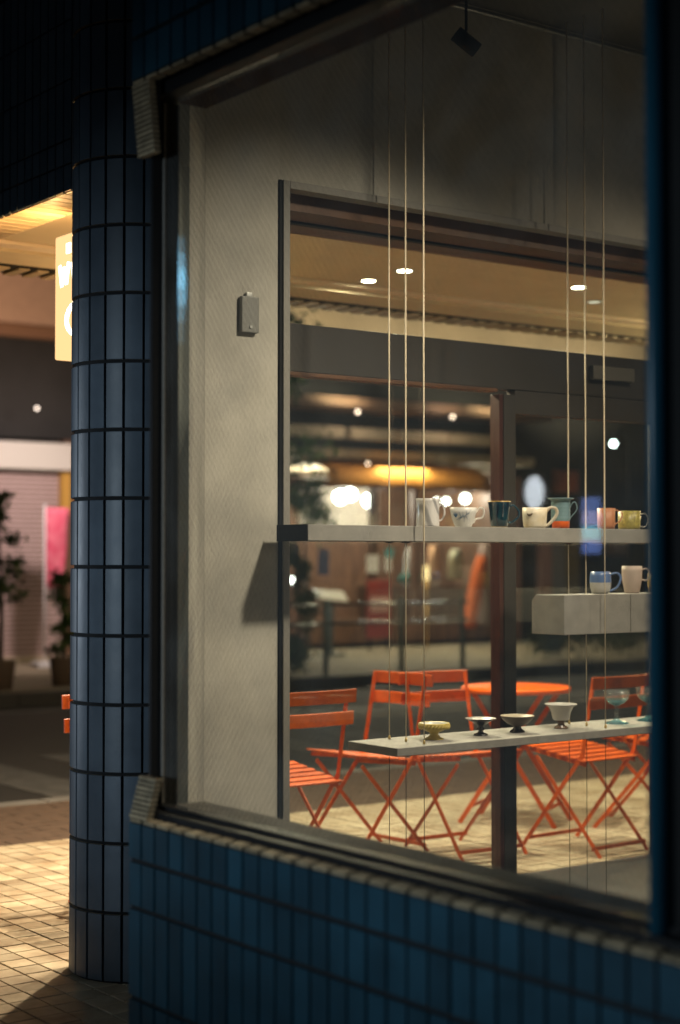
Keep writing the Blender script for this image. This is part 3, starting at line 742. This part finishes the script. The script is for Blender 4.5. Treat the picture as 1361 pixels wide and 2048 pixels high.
# =================================================================== TERRACE FURNITURE
def make_chair():
    t = thing('folding_chair', '', 'chair', (0, 0, 0), 0, 'orange folding bistro chairs on the terrace')
    o = M['orange']
    for k, (z0_, z1_) in enumerate(((.785, .842), (.690, .747))):
        bm = bmesh.new(); n = 10
        yb = -.238 + k * .020
        rows_ = []
        for i in range(n + 1):
            u = -1 + 2 * i / n; x = u * .212; y = yb - .022 * (1 - u * u)
            rows_.append([bm.verts.new((x, y + dy, zz)) for dy, zz in ((-.005, z0_), (-.009, z1_), (-.001, z1_), (.003, z0_))])
        for i in range(n):
            for j in range(4):
                bm.faces.new((rows_[i][j], rows_[i][(j + 1) % 4], rows_[i + 1][(j + 1) % 4], rows_[i + 1][j]))
        bm.faces.new(rows_[0]); bm.faces.new(list(reversed(rows_[-1]))); bmesh.ops.recalc_face_normals(bm, faces=bm.faces)
        bmesh.ops.bevel(bm, geom=[e for e in bm.edges if e.calc_face_angle(0) > .5], offset=.002, segments=1, affect='EDGES')
        mk('back_slat', bm, o, t)
    for s in (-1, 1):
        bm = bmesh.new()
        bar(bm, (s * .180, -.222, .835), (s * .182, -.150, .46), .020, .006, (0, 1, 0)); bar(bm, (s * .182, -.152, .47), (s * .19, .235, .0), .020, .006, (0, 1, 0))
        mk('leg', bm, o, t)
        bm = bmesh.new(); bar(bm, (s * .165, .165, .44), (s * .168, -.250, .0), .018, .006, (0, 1, 0)); mk('leg', bm, o, t)
        bm = bmesh.new(); bar(bm, (s * .172, -.165, .426), (s * .172, .190, .470), .007, .020, (1, 0, 0)); mk('seat_rail', bm, o, t)
    for k in range(6):
        bm = bmesh.new(); y = -.150 + k * .066; zz = .440 + k * .0085
        bx(bm, -.195, .195, y - .023, y + .023, zz, zz + .008, 0, .003)
        bmesh.ops.rotate(bm, verts=bm.verts, cent=(0, y, zz), matrix=Matrix.Rotation(.12, 3, 'X')); mk('seat_slat', bm, o, t)
    for (y, z_) in ((.205, .04), (-.215, .04)):
        bm = bmesh.new(); bar(bm, (-.188, y, z_), (.188, y, z_), .018, .006, (0, 0, 1)); mk('stretcher', bm, o, t)
    return t
ch = make_chair()
chairs = [(4.01, 5.80, 0.0, 'orange folding chair facing the street, leftmost in the opening, its back to the room'),
          (4.74, 6.17, PI / 2 + .06, 'orange folding chair seen from its side, slatted seat towards the leftmost chair'),
          (5.15, 5.93, PI - .05, 'orange folding chair facing the room, left of the round table'),
          (5.69, 5.66, 0.04, 'orange folding chair facing the table, under the right end of the low shelf'),
          (6.42, 5.94, .55, 'orange folding chair mostly hidden behind the window post at right'),
          (3.27, 5.76, PI, 'orange folding chair hidden behind the round pillar, only slat ends showing')]
for i, (x, y, rz, lab) in enumerate(chairs):
    if i == 0: ch.location = (x, y, 0); ch.rotation_euler = (0, 0, rz); ch['label'] = lab
    else: copy_thing(ch, (x, y, 0), rz, lab)
tb = thing('bistro_table', 'round orange folding bistro table among the chairs', 'table', (5.95, 6.43, 0), .5)
bm = bmesh.new(); lathe(bm, [(0, .715), (.285, .715), (.290, .712), (.290, .690), (.282, .690), (.282, .706), (0, .708)], 48); mk('tabletop', bm, M['orange'], tb, True)
for s in (-1, 1):
    bm = bmesh.new(); bar(bm, (s * .15, -.20, .70), (s * .16, .26, 0), .024, .008, (0, 1, 0)); mk('leg', bm, M['orange'], tb)
    bm = bmesh.new(); bar(bm, (s * .135, .20, .70), (s * .145, -.26, 0), .024, .008, (0, 1, 0)); mk('leg', bm, M['orange'], tb)
bm = bmesh.new(); bar(bm, (-.16, .2, .09), (.16, .2, .09), .02, .006, (0, 0, 1)); bar(bm, (-.15, -.2, .09), (.15, -.2, .09), .02, .006, (0, 0, 1)); mk('stretcher', bm, M['orange'], tb)

# =================================================================== ACROSS THE STREET
FY = 20.5
wood = new_mat('shop_wood', (.17, .088, .05), .6, noise=.5, nscale=2.5, stretch=(4, 1, .6))
cream_w = new_mat('cream_wall', (.50, .42, .30), .8, noise=.15)
dwall = new_mat('dark_wall', (.030, .030, .030), .9, noise=.3, nscale=2)
shop = thing('shop', 'brown wooden shop front across the street with amber awning and lit windows', 'building', (16.3, FY, 0))
def H_(n, x0, x1, y0, y1, z0, z1, m, bev=0, par=None):
    L = (par or shop).location
    return box(n, x0 - L[0], x1 - L[0], y0 - L[1], y1 - L[1], z0 - L[2], z1 - L[2], m, par or shop, bev)
x0s, x1s = 13.4, 18.75
H_('back_wall', x0s, x1s, 23.2, 23.4, -.02, 3.0, wood)
H_('side_wall', x0s - .2, x0s, FY, 23.4, -.02, 3.0, wood)
H_('side_wall', x1s, x1s + .2, FY, 23.4, -.02, 3.0, wood)
H_('shop_floor', x0s, x1s, FY, 23.2, -.02, .06, wood)
H_('shop_ceiling', x0s, x1s, FY + .2, 23.2, 2.86, 3.0, cream_w)
H_('upper_wall', x0s - .2, x1s + .2, FY, 23.4, 3.0, 9.0, dwall)
H_('plinth', x0s, x1s, FY, FY + .15, -.02, .42, wood)
for x in (14.15, 15.9, 16.75, 18.55): H_('mullion', x, x + .10, FY, FY + .12, .42, 2.55, wood)
H_('transom', x0s, x1s, FY - .01, FY + .13, 2.50, 2.62, wood)
H_('light_panel', 16.35, 18.0, 23.05, 23.19, 1.85, 2.80, new_mat('pale_panel', (.75, .72, .66), .6))
H_('eave_board', 13.2, 18.9, 19.95, FY - .01, 2.93, 3.06, cream_w)
# amber awning, bowed fabric
aw = bmesh.new(); n = 14
xa_, xb_ = onY(650, 19.8)[0], onY(975, 19.8)[0]
rings = []
for i in range(n + 1):
    u = i / n; x = xa_ + (xb_ - xa_) * u; zt = 2.83 + .05 * math.sin(u * PI)
    rings.append([aw.verts.new((x - 16.3, FY - .01 - FY, zt + .06)), aw.verts.new((x - 16.3, 20.1 - FY, zt + .02)), aw.verts.new((x - 16.3, 19.72 - FY, zt - .12)), aw.verts.new((x - 16.3, 19.70 - FY, zt - .36 + .02 * math.sin(i * 2.2)))])
for i in range(n):
    for j in range(3): aw.faces.new((rings[i][j], rings[i + 1][j], rings[i + 1][j + 1], rings[i][j + 1])).smooth = True
am = new_mat('amber_fabric', (.55, .24, .04), .8, noise=.2, nscale=3)
a_ = mk('awning', aw, am, shop); sm = a_.modifiers.new('solid', 'SOLIDIFY'); sm.thickness = .01
light('awning_fill', 'POINT', (16.9, 18.7, 2.9), 4, (1, .62, .2), .3)  # added fill to brighten the awning front, no fixture
# light eaves above: segments of a balcony
for (pa, pb_) in ((560, 690), (705, 792), (802, 896), (904, 985)):
    xa, za = P(pa, 866, 19.6); xb, zb = P(pb_, 880, 19.6)
    H_('balcony_panel', xa, xb, 19.6, 19.75, 3.20, 3.36, cream_w)
H_('roof_eave', 13.4, 18.9, 19.5, FY - .01, 3.66, 3.80, new_mat('eave_brown', (.22, .14, .09), .7, noise=.2))
def bulb(px, py, Y, r_px, col, s_, label, e=0, name='lamp'):
    x, z_ = P(px, py, Y); _, tt = onY(px, Y)
    bm = bmesh.new(); bmesh.ops.create_icosphere(bm, subdivisions=2, radius=r_px * tt)
    o = mk(name, bm, emis('glow', col, s_), None, True, (x, Y, z_)); meta(o, label, 'lamp', 'small lamps across the street')
    if e: l = light('lamp_light', 'POINT', (0, 0, 0), e, col, max(r_px * tt, .02)); l.parent = o; l.location = (0, -r_px * tt - .03, 0)
    return o
bulb(716, 823, 19.3, 3.2, (1, .68, .5), 14, 'small pinkish bulb under the far eave, upper left', 14)
bulb(906, 833, 19.3, 3.2, (1, .68, .5), 12, 'small pinkish bulb under the far eave, upper right', 14)
bulb(736, 927, 19.55, 3.0, (1, .66, .46), 9, 'small warm bulb under the far eave left of the amber awning', 2)
bulb(681, 994, 21.3, 14, (1, .96, .86), 26, 'large glaring lamp inside the far shop, leftmost of the white ones', 40)
bulb(701, 989, 21.6, 13, (1, .96, .86), 22, 'glaring lamp overlapping the leftmost one inside the far shop', 0)
bulb(739, 1001, 21.3, 14, (1, .96, .88), 24, 'glaring round lamp inside the far shop, right neighbour of the big pair', 40)
bulb(893, 1002, 21.3, 6, (1, .93, .80), 22, 'white lamp inside the far shop above the blue plant cup, left one', 15)
bulb(931, 997, 21.3, 9, (1, .95, .85), 22, 'bright white lamp inside the far shop above the blue plant cup, right one', 22)
bulb(874, 1000, 21.4, 4, (1, .93, .80), 16, 'small white lamp in the far shop beside the swirl mug rim', 0)
bulb(583, 1161, 19.2, 7, (1, .97, .88), 18, 'white lamp low beside the opening frame at left', 20)
bulb(73, 816, 19.6, 3.5, (1, .8, .65), 4, 'small dim lamp in the dark recess over the shutter', 3)
light('shop_lamp', 'POINT', (15.6, 21.8, 2.6), 130, (1, .80, .58), .1)  # assumed lamp for the shop interior, no fixture
light('shop_lamp', 'POINT', (17.6, 21.6, 2.5), 120, (1, .78, .56), .1)  # second assumed interior lamp, no fixture
light('pavement_fill', 'AREA', (15.9, 19.3, 2.9), 130, (1, .78, .48), 1.0, (15.9, 18.6, 0))  # added fill over the far pavement, no fixture

# things in and in front of the far shop
def far_box(name, label, cat, pa, ya, pb, yb, Y, th, mat, bev=.01, grp=None):
    xa, za = P(pa, ya, Y); xb, zb = P(pb, yb, Y)
    zl = max(min(za, zb), .0)
    t = thing(name, label, cat, ((xa + xb) / 2, Y, zl), 0, grp)
    bm = bmesh.new(); bx(bm, -(xb - xa) / 2, (xb - xa) / 2, 0, th, 0, max(za, zb) - zl, 0, bev); mk('panel', bm, mat, t)
    return t, (xb - xa), max(za, zb) - zl
rd = new_mat('red_panel', (.45, .06, .045), .6, noise=.3, nscale=4); wp = new_mat('paper_white', (.60, .60, .62), .7); 
t, wd, ht = far_box('standing_sign', 'red standing sign with a pale middle, on the far pavement', 'sign', 737, 1160, 782, 1275, 19.6, .06, rd)
bm = bmesh.new(); bx(bm, -wd * .42, wd * .42, -.004, -.001, ht * .45, ht * .72); mk('print', bm, new_mat('pinkish', (.62, .36, .32), .7), t)
bm = bmesh.new(); [bar(bm, (sx * wd * .4, .03, 0), (sx * wd * .4, .03, -.19), .03, .02, (1, 0, 0)) for sx in (-1, 1)]; mk('foot', bm, M['frame'], t)
# sloping menu board
t = thing('menu_stand', 'white sloping menu board on a grey stand on the far pavement', 'menu board', (P(662, 1190, 18.9)[0], 18.9, 0))
bm = bmesh.new(); bx(bm, -.24, .24, -.01, .01, -.12, .12, 0, .005)
bmesh.ops.rotate(bm, verts=bm.verts, cent=(0, 0, 0), matrix=Matrix.Rotation(R(-55), 3, 'X') @ Matrix.Rotation(R(8), 3, 'Y')); bmesh.ops.translate(bm, verts=bm.verts, vec=(0, 0, .86)); mk('board', bm, new_mat('board_white', (.80, .76, .70), .6), t)
bm = bmesh.new(); bx(bm, -.03, .03, -.03, .03, .03, .80, 0, .005); bx(bm, -.16, .16, -.14, .14, 0, .03, 0, .005); mk('stand', bm, new_mat('stand_grey', (.14, .15, .14), .5), t)
for (a, b_, c_, d_, lab, mt) in ((733, 1110, 757, 1145, 'white poster in the far shop window, left one', wp), (769, 1113, 782, 1143, 'narrow white poster in the far shop window, right one', wp),
        (770, 1096, 786, 1115, 'small teal poster in the far shop window', new_mat('teal_paper', (.06, .30, .34), .6)), (636, 1098, 658, 1150, 'dark blue hanging cloth in the far shop window', new_mat('navy_cloth', (.04, .05, .11), .8))):
    xa, za = P(a, b_, FY - .02); xb, zb = P(c_, d_, FY - .02)
    o = box('poster', xa, xb, FY - .035, FY - .022, zb, za, mt); meta(o, lab, 'poster')
# clothes rail with pale garments
def garment(px, y0, y1, wpx, mat, label, Y=21.2, slant=0.0):
    x, zt = P(px, y0, Y); _, zb = P(px, y1, Y); _, tt = onY(px, Y); wd = wpx * tt
    bm = bmesh.new(); n = 12; rows_ = []
    for j in range(9):
        v = j / 8; ring = []
        ww = wd * (.30 + .70 * min(1, v * 5)) * (.9 + .15 * v) / 2
        for k in range(n):
            a = 2 * PI * k / n; ring.append(bm.verts.new((math.cos(a) * ww * (1 + .08 * math.sin(3 * a + j)) + slant * (v - .5), math.sin(a) * .09 * (1 + .3 * math.sin(5 * a)), (zt - zb) * (1 - v))))
        rows_.append(ring)
    for A, B in zip(rows_, rows_[1:]):
        for k in range(n): bm.faces.new((A[k], B[k], B[(k + 1) % n], A[(k + 1) % n])).smooth = True
    bm.faces.new(rows_[0]); bm.faces.new(list(reversed(rows_[-1])))
    o = mk('garment', bm, mat, None, False, (x, Y, zb)); meta(o, label, 'clothing', 'garments hanging in the far shop'); return o
garment(822, 1095, 1182, 34, new_mat('grey_cloth', (.42, .40, .36), .9), 'pale grey garment hanging in the far shop')
garment(868, 1092, 1150, 26, new_mat('apricot_cloth', (.60, .36, .20), .9), 'apricot garment hanging beside the pale grey one')
garment(912, 1098, 1158, 36, new_mat('sage_cloth', (.42, .42, .30), .9), 'sage green garment hanging in the far shop')
garment(950, 1110, 1255, 34, new_mat('orange_cloth', (.62, .14, .04), .9), 'tall slanting orange robe by the post at the right of the far shop', 19.9, -.28)
garment(968, 1088, 1250, 26, new_mat('mauve_cloth', (.36, .28, .26), .9), 'mauve cloth hanging behind the orange robe', 20.1)
bm = bmesh.new(); x, zt = P(882, 1170, 20.2); bmesh.ops.create_uvsphere(bm, u_segments=20, v_segments=10, radius=.24); bmesh.ops.scale(bm, vec=(1, .5, .38), verts=bm.verts)
o = mk('cushion', bm, new_mat('dark_teal', (.02, .12, .10), .8), None, True, (x, 21.0, 1.05)); meta(o, 'dark teal rounded cushion in the far shop', 'cushion')
o = box('display_bench', 16.2, 18.3, 20.75, 21.3, .06, .93, wood); meta(o, 'long wooden display bench inside the far shop', 'bench')
t = thing('bollard_lamp', 'slender golden lamp post glowing at the top before the far shop', 'lamp', (P(853, 1215, 19.4)[0], 19.4, 0))
bm = bmesh.new(); tube(bm, [(0, 0, 0), (0, 0, .72)], .022, 10); tube(bm, [(0, 0, .72), (0, 0, 1.05)], [.022, .040], 10); mk('post', bm, new_mat('gold_post', (.55, .33, .10), .4, metal=.3), t)
bm = bmesh.new(); tube(bm, [(0, 0, 1.05), (0, 0, 1.28)], .042, 12); mk('glow_head', bm, emis('gold_glow', (1, .66, .28), 2.6), t)

# guard pipe along the far kerb
gp = thing('guard_rail', 'two-pipe metal guard rail along the far kerb', 'railing', (16, 15.95, 0))
pipe = new_mat('galv_pipe', (.42, .41, .40), .16, metal=1.0)
for z_ in (.83, .60):
    bm = bmesh.new(); tube(bm, [(P(560, 1, 15.95)[0] - 16, 0, z_), (P(935, 1, 15.95)[0] - 16, 0, z_)], .021, 12); mk('pipe', bm, pipe, gp, True)
for px in (652, 803, 925):
    bm = bmesh.new(); tube(bm, [(P(px, 1, 15.95)[0] - 16, 0, -.02), (P(px, 1, 15.95)[0] - 16, 0, .90)], .034, 12); mk('post', bm, new_mat('post_green', (.08, .10, .08), .5), gp, True)

# street lamp at right
x, z_ = P(1228, 887, 17.6)
t = thing('street_lamp', 'street lamp with a bright white head, seen through the right-hand glass', 'street lamp', (x, 17.6, 0))
bm = bmesh.new(); tube(bm, [(.35, 0, 0), (.35, 0, z_ + .1), (.2, 0, z_ + .22), (0, 0, z_ + .14)], .03); mk('pole', bm, M['frame'], t)
bm = bmesh.new(); bmesh.ops.create_icosphere(bm, subdivisions=2, radius=.045); bmesh.ops.translate(bm, verts=bm.verts, vec=(0, 0, z_)); mk('lamp_head', bm, emis('white_head', (.85, 1, .93), 22), t)

# right-hand dark building with sign and pillars
db = thing('dark_building', 'dark building across the street behind the right-hand glass', 'building', (21.5, FY + .2, 0))
H_('wall', 19.0, 30, FY + .2, 24, -.02, 9, dwall, 0, db)
for (pa, pb_, yt, yb_, mt) in ((1033, 1046, 955, 1240, new_mat('rose_pillar', (.32, .17, .13), .8)), (1088, 1108, 1080, 1200, new_mat('pink_pillar', (.30, .16, .12), .8)),
        (1109, 1136, 1085, 1200, new_mat('grey_board', (.17, .16, .15), .8)), (1137, 1163, 1085, 1210, new_mat('olive_board', (.16, .12, .04), .8)), (1228, 1262, 1070, 1110, new_mat('brown_board', (.15, .08, .03), .8))):
    xa, za = P(pa, yt, FY); xb, zb = P(pb_, yb_, FY)
    H_('shop_pillar', xa, xb, FY + .05, FY + .19, 0 if yb_ > 1150 else zb, za, mt, .01, db)
xa, za = P(1120, 940, FY); xb, zb = P(1160, 985, FY)
H_('wall_sign', xa, xb, FY + .03, FY + .19, zb, za, new_mat('dull_orange', (.40, .10, .03), .7, noise=.5, nscale=3), .01, db)
light('wall_sign_fill', 'POINT', (20.4, 19.4, 2.9), 5, (1, .6, .4), .05)  # added fill for the orange wall sign, no fixture
light('front_fill', 'POINT', (19.9, 19.0, 1.6), 9, (1, .72, .5), .05)  # added fill for the dark shop front, no fixture
# far, taller mass so the sky stays closed
o = box('far_block', -10, 40, 30, 34, -.1, 12, dwall); meta(o, 'tall dark building far behind the shops', 'building')

# left: shuttered shop
ls = thing('shuttered_shop', 'shop with a closed pinkish roller shutter across the street at the far left', 'building', (9.5, FY, 0))
pinkw = new_mat('shutter_pink', (.60, .44, .42), .6, noise=.08)
H_('wall', 4.0, 13.15, FY + .15, 24, 3.05, 9, dwall, 0, ls)
H_('wall', 10.52, 13.15, FY + .1, 24, 0, 3.05, wood, 0, ls)
bm = bmesh.new()
for k in range(38): bx(bm, -3.2, .93, 0, .06, .05 + k * .0665, .05 + (k + 1) * .0665 - .016, 0)
H_('shutter_back', 6.3, 10.43, FY + .05, FY + .09, .05, 2.58, dwall, 0, ls)
o = mk('shutter_slats', bm, pinkw, ls); meta(o, kind='stuff')
H_('threshold', 6.2, 10.5, FY - .12, FY + .05, -.02, .05, cream_w, 0, ls)
H_('shutter_box', 6.2, 10.47, FY - .25, FY + .1, 2.60, 2.97, new_mat('box_white', (.55, .52, .47), .6), .01, ls)
xb, zt = P(150, 548, FY); _, zb = P(150, 640, FY)
H_('sign_band', 4, 13.3, FY - .1, FY + .14, 4.60, 5.28, new_mat('band_pink', (.50, .34, .25), .7, noise=.1), .01, ls)
H_('band_skirt', 4, 13.3, FY - .05, FY + .14, 4.42, 4.59, new_mat('band_brown', (.22, .12, .07), .7), .01, ls)
H_('corner_board', P(124, 1, FY - .1)[0], P(142, 1, FY - .1)[0], FY - .1, FY + .05, 2.0, 2.6, new_mat('mustard', (.50, .28, .05), .7), .01, ls)
light('shutter_fill', 'SPOT', (9.4, 17.2, 3.4), 560, (1, .80, .72), .2, (9.7, 20.5, 1.3), 110, 1.0)  # added fill to brighten the shutter, no fixture
H_('sign_band', 13.32, 30, FY - .1, FY - .01, 4.60, 5.28, new_mat('band_beige', (.52, .42, .30), .7, noise=.1), .01)
for bxx in (14.5, 17.5, 20.5): light('band_fill', 'SPOT', (bxx, 18.6, 3.9), 300, (1, .74, .45), .1, (bxx, 20.5, 4.95), 100, .6)  # added fills to brighten the sign band, no fixtures
light('band_fill', 'SPOT', (8.5, 17.5, 4.0), 240, (1, .66, .44), .1, (9.5, 20.5, 4.9), 70, .6)  # added fill for the left stretch of the band
# pink banner flag
t = thing('banner_flag', 'pink banner flag on a pole before the closed shutter', 'flag', (P(90, 1, 19.3)[0], 19.3, 0))
bm = bmesh.new(); tube(bm, [(0, 0, 0), (0, 0, 2.1)], .012); bx(bm, -.14, .14, -.12, .12, -.02, .05, 0, .01); mk('pole', bm, wp, t)
bm = bmesh.new(); n = 12; rows_ = []
for j in range(n + 1):
    v = j / n; wdt = .34 * (1 - .45 * v * v)
    rows_.append([bm.verts.new((.015 + wdt * u / 4, .03 * math.sin(u * 1.6 + v * 5), 2.05 - 1.05 * v)) for u in range(5)])
for A, B in zip(rows_, rows_[1:]):
    for k in range(4): bm.faces.new((A[k], A[k + 1], B[k + 1], B[k])).smooth = True
o = mk('flag_cloth', bm, new_mat('flag_pink', (.42, .04, .09), .8, col2=(.50, .12, .17), nscale=7), t); md = o.modifiers.new('solid', 'SOLIDIFY'); md.thickness = .004

# --- plants
leafm = [new_mat('leaf_dark', (.03, .07, .02), .6, noise=.4, nscale=5), new_mat('leaf_green', (.05, .11, .025), .6, noise=.4, nscale=5), new_mat('leaf_lime', (.11, .17, .03), .6, noise=.3, nscale=5)]
bark = new_mat('bark', (.05, .035, .025), .9)
potm = new_mat('pot', (.10, .07, .05), .7)
def plant(name, label, x, y, h, crad, cz0, n, leaf, cat='tree', pot=True, mi=None, airy=1.0, ground=-.02):
    t = thing(name, label, cat, (x, y, ground))
    if pot:
        bm = bmesh.new(); lathe(bm, [(0, 0), (.13, 0), (.17, .30), (.18, .32), (.15, .32), (.14, .26), (0, .26)], 20); mk('pot', bm, potm, t, True)
    bm = bmesh.new(); tips = []
    tube(bm, [(0, 0, .2 if pot else 0), (.02, .01, h * .4), (-.02, .0, h * .7), (0, .02, h * .93)], [.03 * h / 2, .022 * h / 2, .014 * h / 2, .005], 7)
    for k in range(16):
        z_ = cz0 + (h - cz0) * random.random() * .85; a = random.random() * 2 * PI; L = crad * random.uniform(.6, 1.15) * (1 - .45 * (z_ - cz0) / (h - cz0))
        e = (math.cos(a) * L, math.sin(a) * L, z_ + random.uniform(.05, .3) * crad)
        tube(bm, [(0, 0, z_), (e[0] * .5, e[1] * .5, z_ + .03), e], [.009, .006, .002], 5); tips.append(e)
    mk('trunk', bm, bark, t, True)
    bm = bmesh.new()
    for k in range(n):
        e = random.choice(tips); u = random.uniform(.25, 1.1)
        c = Vector((e[0] * u, e[1] * u, cz0 + (e[2] - cz0) * 1.0)) + Vector([random.gauss(0, crad * .16 * airy) for _ in range(3)])
        d = Vector([random.gauss(0, 1) for _ in range(3)]).normalized(); s_ = d.cross(Vector((random.random(), random.random(), random.random()))).normalized()
        L = leaf * random.uniform(.6, 1.3); W2 = L * .38
        vs = [bm.verts.new(c - d * L / 2), bm.verts.new(c + s_ * W2 / 2), bm.verts.new(c + d * L / 2), bm.verts.new(c - s_ * W2 / 2)]
        f = bm.faces.new(vs); f.material_index = random.choice((0, 0, 1, 1, 2)) if mi is None else mi
    o = mk('foliage', bm, leafm, t); return t
light('tree_fill', 'POINT', (13.9, 17.4, 2.6), 45, (1, .82, .6), .1)  # added fill to bring up the foliage, no fixture
light('tree_fill', 'POINT', (10.6, 14.6, 2.6), 40, (1, .86, .6), .1)  # added fill for the plants at the left
plant('potted_tree', 'slim dark potted tree at the left edge before the shutter', onY(2, 16.3)[0], 16.3, 2.25, .26, .75, 900, .09)
plant('shrub', 'leafy potted shrub beside the round pillar under the pink flag', onY(130, 16.4)[0], 16.4, 1.35, .24, .25, 900, .08, 'shrub')
plant('street_tree', 'loose green tree glimpsed in the upper left of the opening', onY(625, 14.9)[0], 16.0, 4.4, .75, 2.3, 2600, .12, 'tree', False)
plant('potted_plant', 'leafy green plant beside the opening frame at left', onY(598, 18.5)[0], 18.5, 1.75, .26, .4, 1100, .10, 'plant')
plant('grey_shrub', 'tall pale-leaved shrub left of the lit far shop windows', onY(612, 19.4)[0], 19.4, 2.6, .42, 1.7, 900, .10, 'shrub', False)
plant('low_shrub', 'low dark shrub at the far kerb beside the opening frame', onY(590, 15.9)[0], 15.95, .42, .28, .05, 700, .07, 'shrub', False, 0, ground=0)
plant('low_shrub', 'low dark hedge plant under the box shelf at right', onY(1120, 16.6)[0], 16.6, .55, .45, .05, 900, .08, 'shrub', False, 0)
plant('low_shrub', 'low dark shrub near the right window post', onY(1240, 16.6)[0], 16.6, .6, .5, .05, 900, .08, 'shrub', False, 0)

# --- awning added unseen behind the camera, shades the upper tiles from the flood
t = thing('flood_shade', 'flat sheet on two poles behind the camera, added to keep the flood off the upper tiles', 'awning', (-3.3, 1.9, 0))
bm = bmesh.new(); bx(bm, -1.7, 1.6, -2.2, 2.4, 2.04, 2.07, 0, .01); mk('shade_sheet', bm, new_mat('shade_grey', (.08, .08, .08), .9), t)
for yy in (-2.0, 2.2):
    bm = bmesh.new(); tube(bm, [(1.45, yy, 0), (1.45, yy, 2.04)], .02); mk('pole', bm, M['frame'], t)
# --- low wall added unseen behind the camera, keeps the flood off the pavement
t = thing('flood_block', 'low wall behind the camera, added to keep the flood off the pavement', 'planter', (-1.8, 2.5, 0))
bm = bmesh.new(); bx(bm, -.12, .12, -1.7, 1.8, 0, 1.07, 0, .01); mk('box', bm, M['kerb'], t)
bm = bmesh.new(); bx(bm, -.15, .15, -1.73, 1.83, 1.071, 1.12, 0, .01); mk('coping', bm, M['kerb'], t)
# --- signs on the near side of the street, seen mirrored in the window glass, plus an added tube
t = thing('globe_lamp', 'white oval street globe lamp reflected in the window above the cream mug', 'lamp', (-6, 10.92, 0))
bm = bmesh.new(); tube(bm, [(0, 0, 0), (0, 0, 1.9)], .025); mk('post', bm, M['frame'], t)
bm = bmesh.new(); bmesh.ops.create_uvsphere(bm, u_segments=20, v_segments=14, radius=.09); bmesh.ops.scale(bm, vec=(1, 1, 1.7), verts=bm.verts); bmesh.ops.translate(bm, verts=bm.verts, vec=(0, 0, 2.0)); mk('globe', bm, emis('globe_glow', (.86, .92, 1), 11), t)
t = thing('blue_sign', 'blue lit upright sign reflected in the window over the upper shelf', 'sign', (-6, 10.2, 0))
bm = bmesh.new(); tube(bm, [(0, 0, 0), (0, 0, 1.5)], .03); mk('post', bm, M['frame'], t)
for k, (col, st) in enumerate((((.25, .40, 1), 4), ((.55, .55, 1), 6), ((.20, .75, 1), 6), ((.22, .36, 1), 4.5))):
    bm = bmesh.new(); bx(bm, -.03, .03, -.085, .085, 1.93 - .125 * k - .12, 1.93 - .125 * k); mk('lit_panel', bm, emis('blue_glow', col, st), t)

t = thing('highlight_tube', 'tall blue glow tube added to draw a highlight at the left edge of the window glass', 'sign', (-6, 17.3, 0))
bm = bmesh.new(); tube(bm, [(0, 0, 0), (0, 0, 4.04)], .04); mk('post', bm, M['frame'], t)
for z0_, z1_, r_, e_ in ((4.05, 4.30, .09, 1.2), (4.305, 4.50, .10, 3.5), (4.505, 4.72, .11, 8), (4.725, 4.95, .11, 14), (4.955, 5.15, .10, 7), (5.155, 5.35, .09, 2.5)):  # glow graded by segment to shape the soft ends of the highlight
    bm = bmesh.new(); tube(bm, [(0, 0, z0_), (0, 0, z1_)], r_, 12); mk('lit_tube', bm, emis('highlight_blue', (.20, .62, .95), e_), t)
